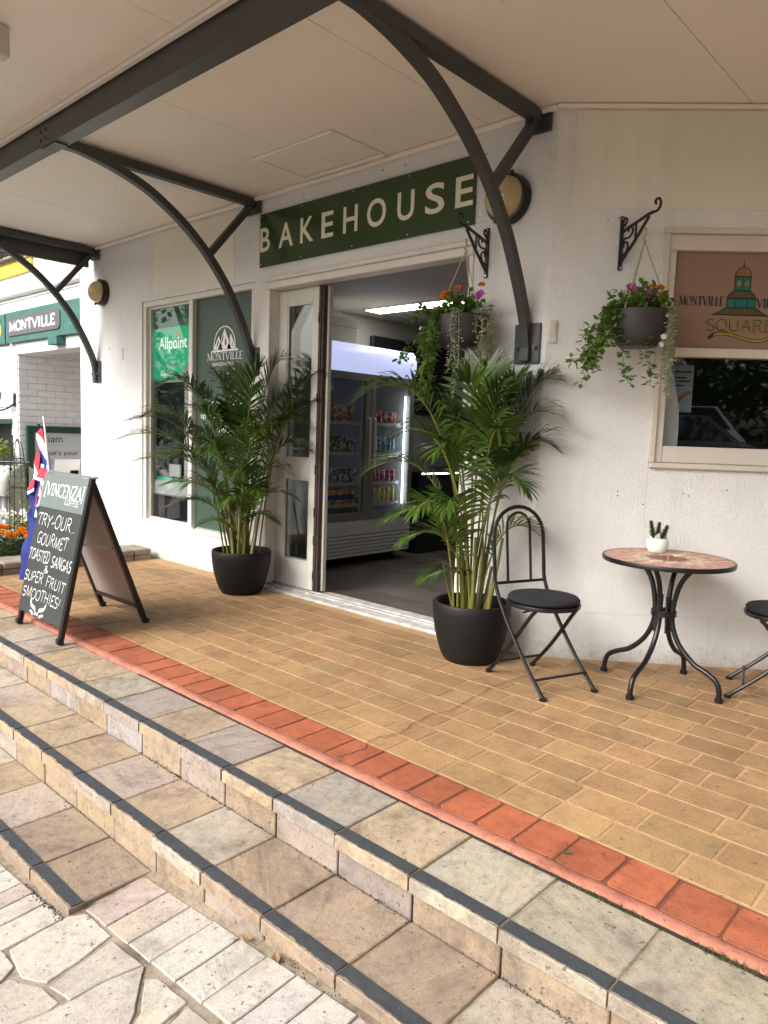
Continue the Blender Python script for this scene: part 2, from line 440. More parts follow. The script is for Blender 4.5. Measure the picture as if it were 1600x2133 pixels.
# ------------------------------------------------------------------ mesh helpers
XFORM = {}
class MB:
    def __init__(s, xf=None):
        s.v = []; s.f = []; s.xf = xf
    def add(s, vs, fs):
        b = len(s.v)
        s.v += [tuple(s.xf(*p)) if s.xf else tuple(p) for p in vs]
        s.f += [tuple(b + i for i in f) for f in fs]
        return s
    def box(s, x0, x1, y0, y1, z0, z1, b=0.0, skew=None):
        if not b:
            vs = [(x, y, z) for z in (z0, z1) for y in (y0, y1) for x in (x0, x1)]
            return s.add(vs, [(0, 2, 3, 1), (4, 5, 7, 6), (0, 1, 5, 4), (2, 6, 7, 3), (0, 4, 6, 2), (1, 3, 7, 5)])
        bm = bmesh.new()
        bmesh.ops.create_cube(bm, size=1.0)
        for v in bm.verts:
            v.co = Vector(((x0 + x1) / 2 + v.co.x * (x1 - x0), (y0 + y1) / 2 + v.co.y * (y1 - y0), (z0 + z1) / 2 + v.co.z * (z1 - z0)))
        bmesh.ops.bevel(bm, geom=list(bm.edges), offset=b, segments=1, affect='EDGES')
        bm.verts.index_update()
        s.add([tuple(v.co) for v in bm.verts], [tuple(v.index for v in f.verts) for f in bm.faces])
        bm.free()
        return s
    def tube(s, pts, r, n=8, caps=True, closed=False):
        pts = [Vector(p) for p in pts]
        k = len(pts)
        rs = r if isinstance(r, (list, tuple)) else [r] * k
        rings = []
        nrm = None
        for i in range(k):
            if closed: t = pts[(i + 1) % k] - pts[i - 1]
            else: t = pts[min(i + 1, k - 1)] - pts[max(i - 1, 0)]
            if t.length < 1e-9: t = Vector((0, 0, 1))
            t.normalize()
            if nrm is None:
                a = Vector((0, 0, 1)) if abs(t.z) < 0.9 else Vector((1, 0, 0))
                nrm = (a - t * a.dot(t)).normalized()
            else:
                nrm = nrm - t * nrm.dot(t)
                if nrm.length < 1e-6: nrm = t.orthogonal()
                nrm.normalize()
            bn = t.cross(nrm)
            rings.append([pts[i] + (nrm * cos(2 * pi * j / n) + bn * sin(2 * pi * j / n)) * rs[i] for j in range(n)])
        vs = [tuple(p) for rg in rings for p in rg]
        fs = []
        for i in range(k if closed else k - 1):
            a, b = i * n, ((i + 1) % k) * n
            for j in range(n):
                fs.append((a + j, a + (j + 1) % n, b + (j + 1) % n, b + j))
        if caps and not closed:
            fs.append(tuple(range(n - 1, -1, -1))); fs.append(tuple((k - 1) * n + j for j in range(n)))
        return s.add(vs, fs)
    def bar(s, pts, w, h, side):
        """rectangular section swept along pts; side = direction of the width w"""
        pts = [Vector(p) for p in pts]; side = Vector(side).normalized()
        vs = []; k = len(pts)
        for i in range(k):
            t = (pts[min(i + 1, k - 1)] - pts[max(i - 1, 0)]).normalized()
            u = t.cross(side).normalized()
            for a, b in ((-1, -1), (1, -1), (1, 1), (-1, 1)):
                vs.append(tuple(pts[i] + side * (a * w / 2) + u * (b * h / 2)))
        fs = []
        for i in range(k - 1):
            for j in range(4):
                fs.append((i * 4 + j, i * 4 + (j + 1) % 4, i * 4 + 4 + (j + 1) % 4, i * 4 + 4 + j))
        fs += [(3, 2, 1, 0), tuple((k - 1) * 4 + j for j in range(4))]
        return s.add(vs, fs)
    def lathe(s, prof, n=32, c=(0, 0, 0)):
        vs = []; fs = []
        for r, z in prof:
            for j in range(n):
                vs.append((c[0] + r * cos(2 * pi * j / n), c[1] + r * sin(2 * pi * j / n), c[2] + z))
        for i in range(len(prof) - 1):
            for j in range(n):
                fs.append((i * n + j, i * n + (j + 1) % n, (i + 1) * n + (j + 1) % n, (i + 1) * n + j))
        return s.add(vs, fs)
    def prism(s, poly, z0, z1, ins=0.0, drop=0.0):
        """poly (x,y) ccw; chamfered top edge. z0,z1 may be functions of (x,y)"""
        n = len(poly)
        fz = lambda z, x, y: z(x, y) if callable(z) else z
        cx = sum(p[0] for p in poly) / n; cy = sum(p[1] for p in poly) / n
        vs = [(x, y, fz(z0, x, y)) for x, y in poly]
        fs = []
        if ins:
            vs += [(x, y, fz(z1, x, y) - drop) for x, y in poly]
            for x, y in poly:
                dx, dy = cx - x, cy - y; l = max(1e-6, sqrt(dx * dx + dy * dy))
                q = min(0.45, ins * 1.3 / l); xx, yy = x + dx * q, y + dy * q
                vs.append((xx, yy, fz(z1, xx, yy)))
            rings = 3
        else:
            vs += [(x, y, fz(z1, x, y)) for x, y in poly]; rings = 2
        for r in range(rings - 1):
            for j in range(n):
                fs.append((r * n + j, r * n + (j + 1) % n, (r + 1) * n + (j + 1) % n, (r + 1) * n + j))
        fs.append(tuple((rings - 1) * n + j for j in range(n)))
        return s.add(vs, fs)
    def build(s, name, mat, parent=None, smooth=False, color=None, world=False, angle=40):
        me = bpy.data.meshes.new(name)
        v = s.v
        if world and parent is not None:
            loc, rz = XFORM.get(parent.name, ((0, 0, 0), 0))
            c, sn = cos(-rz), sin(-rz)
            v = [((x - loc[0]) * c - (y - loc[1]) * sn, (x - loc[0]) * sn + (y - loc[1]) * c, z - loc[2]) for x, y, z in v]
        me.from_pydata(v, [], s.f)
        me.materials.append(M(mat) if isinstance(mat, str) else mat)
        if smooth:
            me.polygons.foreach_set('use_smooth', [True] * len(me.polygons))
            me.set_sharp_from_angle(angle=radians(angle))
        me.update()
        o = bpy.data.objects.new(name, me)
        COL.objects.link(o)
        if parent is not None:
            o.parent = parent
            XFORM[o.name] = XFORM.get(parent.name, ((0, 0, 0), 0))
        if color is not None: o.color = (*color, 1)
        return o
def tag(o, label=None, cat=None, group=None, kind=None):
    if label: o['label'] = label
    if cat: o['category'] = cat
    if group: o['group'] = group
    if kind: o['kind'] = kind
    return o
def thing(name, label, cat, loc=(0, 0, 0), rz=0.0, group=None, kind=None):
    o = bpy.data.objects.new(name, None)
    o.empty_display_size = 0.1
    COL.objects.link(o)
    o.location = loc; o.rotation_euler = (0, 0, rz)
    XFORM[o.name] = (tuple(loc), rz)
    return tag(o, label, cat, group, kind)
def struct(name):
    o = bpy.data.objects.new(name, None); o.empty_display_size = 0.1
    COL.objects.link(o); o['kind'] = 'structure'
    XFORM[o.name] = ((0, 0, 0), 0)
    return o
def copy_thing(root, loc, rz, label, group=None):
    r = root.copy(); COL.objects.link(r)
    r.location = loc; r.rotation_euler = (0, 0, rz)
    r['label'] = label
    if group: r['group'] = group
    XFORM[r.name] = (tuple(loc), rz)
    for ch in list(root.children):
        c = ch.copy(); COL.objects.link(c); c.parent = r
        for g in list(ch.children):
            d = g.copy(); COL.objects.link(d); d.parent = c
    return r
def reuse(src, parent, loc=None, rot=None, scale=None):
    o = src.copy(); COL.objects.link(o); o.parent = parent
    if loc is not None: o.location = loc
    if rot is not None: o.rotation_euler = rot
    if scale is not None: o.scale = scale
    return o
def bez(p0, p1, p2, n):
    p0, p1, p2 = Vector(p0), Vector(p1), Vector(p2)
    return [p0 * (1 - t) ** 2 + p1 * 2 * t * (1 - t) + p2 * t * t for t in [i / (n - 1) for i in range(n)]]
def crv(pts, n):
    """Catmull-Rom through pts"""
    P = [Vector(p) for p in pts]; P = [P[0] * 2 - P[1]] + P + [P[-1] * 2 - P[-2]]
    out = []
    m = len(P) - 3
    for i in range(m):
        a, b, c, d = P[i:i + 4]
        for k in range(n):
            t = k / n
            out.append(0.5 * ((2 * b) + (c - a) * t + (2 * a - 5 * b + 4 * c - d) * t * t + (3 * b - a - 3 * c + d) * t ** 3))
    out.append(P[-2])
    return out

# wall B (the angled wall with the window): local s along the wall, d into the building, z up
TH = radians(38.5)
PB = Vector((-2.19, 3.70, 0)); DB = Vector((cos(TH), sin(TH), 0)); IB = Vector((-sin(TH), cos(TH), 0))
def toB(s, d, z): return PB + DB * s + IB * d + Vector((0, 0, z))

# ------------------------------------------------------------------ lettering
def font_fit(mb, text, x0, x1, y0, y1, xf, offset=0.0):
    """Blender's own sans letters, fitted into a box; xf maps (x, y) to 3D"""
    cu = bpy.data.curves.new('t', 'FONT'); cu.body = text; cu.resolution_u = 4; cu.offset = offset
    ob = bpy.data.objects.new('t', cu)
    me = bpy.data.meshes.new_from_object(ob)
    xs = [v.co.x for v in me.vertices]; ys = [v.co.y for v in me.vertices]
    a, b, c, d = min(xs), max(xs), min(ys), max(ys)
    vs = [xf(x0 + (v.co.x - a) / (b - a) * (x1 - x0), y0 + (v.co.y - c) / (d - c) * (y1 - y0)) for v in me.vertices]
    mb.add([tuple(v) for v in vs], [tuple(p.vertices) for p in me.polygons])
    bpy.data.objects.remove(ob); bpy.data.curves.remove(cu); bpy.data.meshes.remove(me)
def arc(cx, cy, rx, ry, a0, a1, n=10):
    return [(cx + rx * cos(radians(a0 + (a1 - a0) * i / n)), cy + ry * sin(radians(a0 + (a1 - a0) * i / n))) for i in range(n + 1)]
GL = {  # width, strokes, serif points
 'A': (.74, [[(.02, 0), (.37, 1)], [(.37, 1), (.72, 0)], [(.15, .35), (.60, .35)]], [(.02, 0), (.72, 0)]),
 'C': (.70, [arc(.38, .5, .36, .5, 45, 315, 16)], []),
 'D': (.72, [[(.08, 0), (.08, 1)], [(.08, 1)] + arc(.30, .5, .38, .5, 90, -90) + [(.08, 0)]], []),
 'E': (.60, [[(.10, 0), (.10, 1)], [(.10, 1), (.56, 1), (.56, .82)], [(.10, .52), (.42, .52)], [(.10, 0), (.56, 0), (.56, .2)]], [(.08, 0), (.08, 1)]),
 'F': (.58, [[(.10, 0), (.10, 1)], [(.10, 1), (.56, 1), (.56, .82)], [(.10, .50), (.42, .50)]], [(.10, 0), (.08, 1)]),
 'G': (.72, [arc(.38, .5, .36, .5, 50, 350, 16), [(.42, .42), (.74, .42)]], []),
 'H': (.72, [[(.08, 0), (.08, 1)], [(.62, 0), (.62, 1)], [(.08, .5), (.62, .5)]], []),
 'I': (.30, [[(.15, 0), (.15, 1)]], [(.15, 0), (.15, 1)]),
 'L': (.56, [[(.12, 1), (.12, 0)], [(.12, 0), (.54, 0), (.54, .22)]], [(.12, 1), (.10, 0)]),
 'M': (.96, [[(.10, 0), (.14, 1)], [(.14, 1), (.48, .05)], [(.48, .05), (.82, 1)], [(.82, 1), (.86, 0)]], [(.10, 0), (.86, 0), (.11, 1), (.85, 1)]),
 'N': (.78, [[(.10, 0), (.10, 1)], [(.10, 1), (.66, 0)], [(.66, 0), (.66, 1)]], [(.10, 0), (.66, 1), (.07, 1)]),
 'O': (.80, [arc(.40, .5, .36, .5, 0, 360, 22)], []),
 'P': (.60, [[(.08, 0), (.08, 1)], [(.08, 1)] + arc(.28, .74, .26, .26, 90, -90) + [(.08, .48)]], []),
 'Q': (.80, [arc(.40, .5, .36, .5, 0, 360, 22), [(.42, .22), (.80, -.14)]], []),
 'R': (.70, [[(.10, 0), (.10, 1)], [(.10, 1)] + arc(.32, .75, .24, .25, 90, -90) + [(.10, .5)], [(.32, .5), (.68, 0)]], [(.10, 0), (.08, 1), (.68, 0)]),
 'S': (.58, [arc(.29, .75, .24, .25, 35, 270, 12)[:-1] + arc(.29, .25, .26, .25, 90, -150, 12)], []),
 'T': (.66, [[(.33, 0), (.33, 1)], [(.03, .8), (.03, 1), (.63, 1), (.63, .8)]], [(.33, 0)]),
 'U': (.74, [[(.10, 1), (.10, .35)] + arc(.37, .32, .27, .32, 180, 360) + [(.64, 1)]], [(.10, 1), (.64, 1)]),
 'V': (.74, [[(.02, 1), (.37, 0)], [(.37, 0), (.72, 1)]], [(.02, 1), (.72, 1)]),
 'Y': (.68, [[(.02, 1), (.34, .5)], [(.34, .5), (.66, 1)], [(.34, .5), (.26, -.08)]], []),
 'Z': (.64, [[(.06, .82), (.06, 1), (.60, 1)], [(.60, 1), (.04, 0)], [(.04, 0), (.60, 0), (.60, .18)]], []),
 '&': (.70, [[(.66, .42), (.50, .12), (.30, 0), (.12, .12), (.12, .32), (.42, .66), (.42, .90), (.26, 1), (.14, .86), (.24, .60), (.66, .04)]], []),
 '!': (.26, [[(.17, 1), (.12, .3)], [(.10, .06), (.10, 0)]], []),
 '-': (.40, [[(.02, .35), (.38, .5)]], []),
 '.': (.16, [[(.05, .05), (.09, 0)]], []),
 '[': (.26, [[(.22, 1.1), (.06, 1.1), (.06, -.2), (.22, -.2)]], []),
 ']': (.26, [[(.04, 1.1), (.20, 1.1), (.20, -.2), (.04, -.2)]], []),
 ' ': (.36, [], []),
}
def ribbon(mb, pts, wf, xf):
    n = len(pts)
    L = []; Rr = []
    for i in range(n):
        a = pts[max(i - 1, 0)]; b = pts[min(i + 1, n - 1)]
        dx, dy = b[0] - a[0], b[1] - a[1]; l = sqrt(dx * dx + dy * dy) or 1
        dx /= l; dy /= l
        w = wf(dx, dy) / 2
        L.append(xf(pts[i][0] - dy * w, pts[i][1] + dx * w)); Rr.append(xf(pts[i][0] + dy * w, pts[i][1] - dx * w))
    vs = [tuple(p) for p in L + Rr]
    mb.add(vs, [(i, n + i, n + i + 1, i + 1) for i in range(n - 1)])
def stroke_text(mb, text, x0, x1, y0, y1, xf, thick=.17, thin=.07, serif=True, slant=0.0, jit=0.0, gap=.10, rise=0.0, sw=.06):
    """drawn letters: pen-angle width for printed serif type, even width for handwriting"""
    tot = sum(GL[c][0] for c in text) + gap * (len(text) - 1)
    h = y1 - y0; sx = (x1 - x0) / tot
    cx = 0.0
    for c in text:
        w, st, sf = GL[c]
        jy = random.uniform(-jit, jit); js = 1 + random.uniform(-jit, jit) * 1.5
        def T(px, py):
            py2 = py * js + jy
            X = x0 + (cx + px) * sx + slant * py2 * h
            return X, y0 + py2 * h + rise * (X - x0)
        for k, s in enumerate(st):
            dense = []
            for i in range(len(s) - 1):
                dense.append(s[i])
            dense.append(s[-1])
            P = [T(*p) for p in dense]
            eps = (k + len(text)) * 0.0
            if serif:
                wf = lambda dx, dy: h * (thin + (thick - thin) * (max(0.0, abs(dy) ** 1.5) * (1.0 if dx * dy <= 0.02 else 0.12)))
            else:
                wf = lambda dx, dy: h * thick
            if serif and c in 'M' and k == 0: wf = lambda dx, dy: h * thin
            if serif and c in 'N' and k in (0, 2): wf = lambda dx, dy: h * thin
            if serif and c in 'EFLTZD' and k > 0: wf = lambda dx, dy: h * thin
            if serif and c == 'Z' and k == 1: wf = lambda dx, dy: h * thick
            ribbon(mb, P, wf, xf)
        if serif:
            for px, py in sf:
                yy = .03 if py < .5 else .97
                ribbon(mb, [T(px - .13, yy), T(px + .13, yy)], lambda dx, dy: h * sw, xf)
        cx += w + gap
def poly_print(mb, pts, xf):
    mb.add([tuple(xf(x, y)) for x, y in pts], [tuple(range(len(pts)))])
def laurel(mb, cx, cy, w, h, xf, n=5):
    for sgn in (-1, 1):
        for i in range(n):
            t = i / (n - 1)
            bx = cx + sgn * w * (0.04 + 0.36 * t); by = cy - h * (0.35 - 0.5 * t * t)
            for up in ((1, -1) if i < n - 1 else (0.3,)):
                ang = radians(38 + 45 * up) if sgn > 0 else radians(142 - 45 * up)
                L = h * 0.42; ww = h * 0.12
                ex, ey = cos(ang), sin(ang)
                pts = [(bx, by), (bx + ex * L * .35 - ey * ww, by + ey * L * .35 + ex * ww), (bx + ex * L, by + ey * L), (bx + ex * L * .35 + ey * ww, by + ey * L * .35 - ex * ww)]
                poly_print(mb, pts, xf)
        ribbon(mb, [(cx - sgn * w * .08, cy - h * .5), (cx + sgn * w * .15, cy - h * .30), (cx + sgn * w * .40, cy + h * .12)], lambda a, b: h * .04, xf)
# ================================================================== SETTING
def smesh(mb, name, mat, kind='structure', **k):
    o = mb.build(name, mat, **k); o['kind'] = kind; return o
smesh(MB().box(-400, 400, -400, 400, -1.9, -1.6), 'street', 'street')
# plaza in front of the steps (tilted, see lower_paving) stands on this bed
def zg(x, y): return -0.285 + 0.1 * (x + 2.21) + 0.07 * (y - 1.27)

# ---- lower paving: crazy stones and a border course
lp = struct('lower_paving')
MB().prism([(-6.4, -3.5), (2.6, -3.5), (2.6, 1.30), (-6.4, 1.30)], lambda x, y: zg(x, y) - 0.35, lambda x, y: zg(x, y) - 0.006).build('paving_bed', 'stone_grout', lp, color=(.36,.30,.225))
pale = [(0.45, 0.43, 0.38), (0.42, 0.39, 0.35), (0.46, 0.45, 0.41), (0.40, 0.37, 0.335), (0.44, 0.41, 0.37)]
def stone(poly, col, name='paving_stone', n=1.0):
    # jitter long edges so the outline is hand broken
    out = []
    for i in range(len(poly)):
        a = Vector((*poly[i], 0)); b = Vector((*poly[(i + 1) % len(poly)], 0))
        k = max(1, int((b - a).length / 0.035))
        for j in range(k):
            p = a.lerp(b, j / k)
            q = mnoise.noise_vector(p * 22) * 0.0035 * n
            out.append((p.x + q.x, p.y + q.y))
    dz = random.uniform(-0.002, 0.003)
    return MB().prism(out, lambda x, y: zg(x, y) - 0.02, lambda x, y: zg(x, y) + dz, 0.0025, 0.003).build(name, 'pale_stone', lp, color=col)
def inset(poly, d):
    cx = sum(p[0] for p in poly) / len(poly); cy = sum(p[1] for p in poly) / len(poly)
    o = []
    for x, y in poly:
        l = sqrt((cx - x) ** 2 + (cy - y) ** 2); o.append((x + (cx - x) / l * d, y + (cy - y) / l * d))
    return o
def ccw(p):
    a = sum(p[i][0] * p[(i + 1) % len(p)][1] - p[(i + 1) % len(p)][0] * p[i][1] for i in range(len(p)))
    return p if a > 0 else p[::-1]
CRAZY = [
 [(-2.19, 0.79), (-2.20, 0.962), (-2.163, 1.006), (-2.104, 1.005), (-1.998, 1.0), (-1.972, 0.894), (-1.96, 0.80), (-1.99, 0.785), (-2.04, 0.765), (-2.12, 0.775)],
 [(-1.965, 0.992), (-1.80, 0.996), (-1.828, 0.904), (-1.835, 0.81), (-1.87, 0.808), (-1.929, 0.797), (-1.95, 0.894)],
 [(-2.33, 0.60), (-2.34, 0.745), (-2.187, 0.766), (-2.108, 0.758), (-2.085, 0.73), (-2.068, 0.70), (-2.12, 0.60)],
 [(-2.055, 0.70), (-2.055, 0.732), (-1.944, 0.775), (-1.852, 0.78), (-1.846, 0.751), (-1.875, 0.676), (-1.92, 0.58), (-2.08, 0.57)],
 [(-1.782, 0.992), (-1.762, 0.974), (-1.645, 0.888), (-1.620, 0.863), (-1.66, 0.74), (-1.78, 0.62), (-1.85, 0.682), (-1.820, 0.797), (-1.813, 0.90)],
 [(-1.728, 0.972), (-1.70, 0.995), (-1.562, 0.995), (-1.55, 0.914), (-1.604, 0.872), (-1.631, 0.906)],
 [(-1.545, 0.990), (-1.40, 0.990), (-1.38, 0.86), (-1.49, 0.82), (-1.58, 0.86), (-1.527, 0.93)],
 [(-1.38, 0.99), (-1.20, 0.995), (-1.18, 0.80), (-1.36, 0.78)],
 [(-1.16, 1.0), (-0.95, 1.0), (-0.93, 0.78), (-1.15, 0.80)],
 [(-1.60, 0.84), (-1.50, 0.80), (-1.38, 0.75), (-1.42, 0.55), (-1.64, 0.60)],
]
for i, p in enumerate(CRAZY):
    q_ = ccw(p); mx = sum(a for a, b in q_) / len(q_); my = sum(b for a, b in q_) / len(q_)
    stone([(mx + (a - mx) * 1.055, my + (b - my) * 1.055) for a, b in q_], pale[i % 5])
far_mb = MB()
for i in range(13):
    for j in range(8):
        x = -3.4 + i * 0.3; y = -1.75 + j * 0.29
        if y > 0.25 and -2.45 < x < -1.0: continue
        rr = lambda: random.uniform(-0.035, 0.035)
        q = [(x + 0.02 + rr(), y + 0.02 + rr()), (x + 0.28 + rr(), y + 0.02 + rr()), (x + 0.28 + rr(), y + 0.27 + rr()), (x + 0.02 + rr(), y + 0.27 + rr())]
        far_mb.prism(q, lambda x, y: zg(x, y) - 0.02, lambda x, y: zg(x, y), 0.006, 0.004)
o = far_mb.build('paving_stones', 'pale_stone', lp, color=pale[1]); o['kind'] = 'stuff'
bj = [-2.196, -2.053, -1.917, -1.787, -1.654, -1.523, -1.395, -1.286, -1.16, -1.03, -0.90, -0.77, -0.64, -0.51, -0.38]
bc = [(0.410, 0.344, 0.312), (0.426, 0.369, 0.328), (0.459, 0.435, 0.394), (0.443, 0.435, 0.402), (0.451, 0.435, 0.394), (0.451, 0.426, 0.385), (0.435, 0.418, 0.394), (0.467, 0.451, 0.418)]
for i in range(len(bj) - 1):
    a, b = bj[i] + 0.0025, bj[i + 1] - 0.0025
    stone([(a, 1.022), (b, 1.020), (b, 1.238), (a, 1.24)], bc[i % 8], 'border_stone', 0.5)
lj = [-2.21, -2.345, -2.442, -2.539, -2.679, -2.81, -2.94, -3.07, -3.2, -3.33, -3.46]
for i in range(len(lj) - 1):
    a, b = lj[i + 1] + 0.0025, lj[i] - 0.0025
    stone([(a, 0.70), (b, 0.70), (b, 0.955), (a, 0.955)], bc[(i * 3 + 2) % 8], 'border_stone', 0.5)

# ---- the three stone steps
tan1 = (0.41, 0.325, 0.225); tan2 = (0.37, 0.285, 0.195); brn = (0.33, 0.255, 0.19); pnk = (0.41, 0.345, 0.30); wht = (0.45, 0.415, 0.35)
grn = (0.41, 0.385, 0.31); pur = (0.31, 0.275, 0.26); gry = (0.345, 0.325, 0.30); cold = (0.43, 0.43, 0.425); yel = (0.42, 0.335, 0.205); grt = (0.40, 0.37, 0.29)
_mx = lambda c: tuple(.78 * a + .22 * b for a, b in zip(c, (.40, .335, .255)))
tan1, tan2, brn, pnk, wht, grn, pur, gry, cold, yel, grt = map(_mx, (tan1, tan2, brn, pnk, wht, grn, pur, gry, cold, yel, grt))
def strip_poly(x0, x1, yb, yf):
    n = max(4, int((x1 - x0) / 0.008)); fr = []
    for i in range(n + 1):
        x = x0 + (x1 - x0) * i / n
        fr.append((x, yf + mnoise.noise(Vector((x * 26, yf * 9, 0))) * 0.006 + mnoise.noise(Vector((x * 95, yf * 9, 3))) * 0.004))
    return fr + [(x1, yb), (x0, yb)]
def make_step(xs, yf, yb, zt, cols, rcols, riser_y, riser_bot, end=None):
    st = struct('stone_step')
    x0, x1 = xs[0], xs[-1]
    MB().box(x0, x1 - 0.004, yf + 0.007, yb, zt - 0.043, zt - 0.007).box(x0, x1 - 0.004, riser_y + 0.012, yb + 0.02, zt - 0.9, zt - 0.0435).build('step_core', 'stone_grout', st, color=(.34,.275,.185))
    for i in range(len(xs) - 1):
        g = random.uniform(0.002, 0.0045)
        a, b = xs[i] + g, xs[i + 1] - g
        dz = random.uniform(-0.0025, 0.0015); dy = random.uniform(-0.003, 0.003)
        k = 6; jf = random.uniform(.90, 1.08)
        poly = [(a, yf + dy)] + [(a + (b - a) * j / k, yf + dy + random.uniform(-0.0015, 0.0015)) for j in range(1, k)] + [(b, yf + dy), (b, yb), (a, yb)]
        MB().prism(poly, zt - 0.045, zt + dz, 0.003, 0.004).build('tread_tile', 'sandstone', st, color=[q * jf * e for q, e in zip(cols[i % len(cols)], (.94, .95, .97))])
        sp = strip_poly(a + 0.001, b - 0.002, yf + 0.052, yf + 0.009 + dy)
        MB().prism(sp, zt + dz - 0.001, zt + dz + 0.003).build('grip_strip', 'strip_grey', st)
        ro = random.uniform(-0.03, 0.03) if i else 0
        rb = riser_bot(a, riser_y) if callable(riser_bot) else riser_bot
        MB().box(a + 0.001, b + 0.001, riser_y + random.uniform(-0.002, 0.002), riser_y + 0.011, rb - 0.06, zt - 0.047, 0.003).build('riser_stone', 'sandstone', st, color=[q * e for q, e in zip(rcols[i % len(rcols)], (.80, .81, .84))])
    return st
J1 = [-7.45, -7.14, -6.83, -6.52, -6.21, -5.90, -5.59, -5.28, -4.97, -4.655, -4.36, -4.066, -3.765, -3.464, -3.15, -2.83, -2.522, -2.212, -1.907, -1.591, -1.275, -0.963, -0.655, -0.345, -0.03, 0.28, 0.59, 0.90]
C1 = [tan1, wht, pnk, tan1, wht, tan2, wht, tan1, tan2, wht, pnk, tan1, tan1, grn, pur, tan1, pur, tan1, gry, tan1, grn, grt, grt, wht, tan1, pnk, wht]
R1 = [tan1, pnk, tan2, yel, wht, cold, tan1, pnk, wht, tan1, pnk, tan1, cold, yel, cold, tan1, pnk, tan2, pnk, pur, tan2, tan1, tan2, wht, tan1, pnk, tan1]
J2 = [-7.15, -6.84, -6.53, -6.22, -5.91, -5.60, -5.29, -4.98, -4.67, -4.36, -4.05, -3.75, -3.432, -3.126, -2.82, -2.50, -2.197, -1.901, -1.59, -1.27, -0.96, -0.65, -0.34, -0.03, 0.28, 0.59, 0.90]
C2 = [tan1, wht, tan2, tan1, pnk, tan1, wht, tan1, pnk, wht, pnk, tan1, tan1, tan2, pnk, tan1, wht, brn, brn, brn, wht, pnk, wht, tan1, wht, tan1]
R2 = [tan1, tan2, pnk, tan1, wht, tan1, tan1, tan2, tan1, yel, tan1, wht, yel, tan1, yel, tan1, tan1, pnk, yel, tan1, tan1, wht, tan1, pnk, tan1, wht]
J3 = [x for x in [-7.10, -6.79, -6.48, -6.17, -5.86, -5.55, -5.24, -4.93, -4.62, -4.31, -4.00, -3.70, -3.42, -3.14, -2.832, -2.522, -2.213]]
C3 = [tan1, wht, pnk, tan1, tan1, pnk, wht, tan1, tan2, pnk, tan1, wht, tan1, pnk, brn, brn]
make_step(J1, 1.558, 1.870, -0.006, C1, R1, 1.575, -0.145)
make_step(J2, 1.262, 1.568, -0.147, C2, R2, 1.277, lambda x, y: zg(x, y))
make_step(J3, 0.972, 1.272, -0.289, C3, [brn, tan1, brn, pnk], 0.985, lambda x, y: zg(x, y) - 0.02)
# dark grit lying along the foot of the risers
gm = MB()
for k in range(1500):
    if k % 3 == 0: x = random.uniform(-3.3, -2.2); y = 0.962 + abs(random.gauss(0, 0.012)) * -1; z = zg(x, y)
    elif k % 3 == 1: x = random.uniform(-2.9, -0.4); y = 1.258 + random.gauss(0, 0.010); z = zg(x, y) if x > -2.2 else -0.289
    else: x = random.uniform(-3.3, -0.3); y = 1.566 + random.gauss(0, 0.005); z = -0.147
    if mnoise.noise(Vector((x * 3.1, y * 2, 5))) < 0.02: continue
    r = random.uniform(0.0010, 0.0032)
    gm.add([(x - r, y - r * random.random(), z), (x + r, y - r, z), (x + r * random.random(), y + r, z), (x, y, z + r * 1.3)], [(0, 1, 3), (1, 2, 3), (2, 0, 3)])
smesh(gm, 'grit', 'soil', 'stuff')

# ---- terrace: stamped pavers with a terracotta border
tr = struct('terrace')
MB().prism([(-6.33, 2.10), (2.5, 2.10), (2.5, 7.2), (-6.33, 3.80)], -0.5, 0.0).build('paver_bed', 'grout_yellow', tr, color=(0.48, 0.315, 0.165))
lip = MB()
# rounded lip of the border
prof = [(1.880, -0.3), (1.878, -0.004), (1.881, 0.004), (1.889, 0.008), (1.918, 0.007), (1.926, 0.003), (1.930, -0.01)]
xs = [-7.4 + 0.12 * i for i in range(76)]
for x in xs:
    for y, z in prof:
        w = mnoise.noise(Vector((x * 5, 0, 0))) * 0.003
        lip.v.append((x, y + w, z))
k = len(prof)
for i in range(len(xs) - 1):
    for j in range(k - 1):
        lip.f.append((i * k + j, i * k + k + j, i * k + k + j + 1, i * k + j + 1))
lip.build('border_lip', 'terracotta', tr, color=(0.48, 0.195, 0.135), smooth=True)
MB().box(-7.4, 1.6, 1.9285, 2.1195, -0.2, 0.0015).build('border_bed', 'terracotta', tr, color=(0.20, 0.075, 0.05))
def rbrick(mb, x0, x1, y0, y1, z, r, jit):
    pts = []
    for cx, cy, a0 in ((x1 - r, y0 + r, -90), (x1 - r, y1 - r, 0), (x0 + r, y1 - r, 90), (x0 + r, y0 + r, 180)):
        rr = r
        for q in range(3):
            a = radians(a0 + 45 * q)
            pts.append((cx + rr * cos(a) + random.uniform(-jit, jit), cy + rr * sin(a) + random.uniform(-jit, jit)))
    mb.prism(pts, z - 0.012, z, 0.0022, 0.0016)
    return mb
x = -7.4
while x < 1.2:
    w = random.uniform(0.125, 0.172) if x < -1.6 else random.uniform(0.14, 0.165)
    c = random.uniform(0.88, 1.1)
    rbrick(MB(), x + 0.004, x + w - 0.004 - random.uniform(0, .004), 1.930 + random.uniform(-.003, .003), 2.112 + random.uniform(-.003, .003), 0.0055 + random.uniform(-0.0008, 0.0008), 0.014, 0.0030).build('border_brick', 'terracotta', tr, color=(0.42 * c, 0.128 * c, 0.062 * c))
    x += w
rows = []
y = 2.124; r = 0
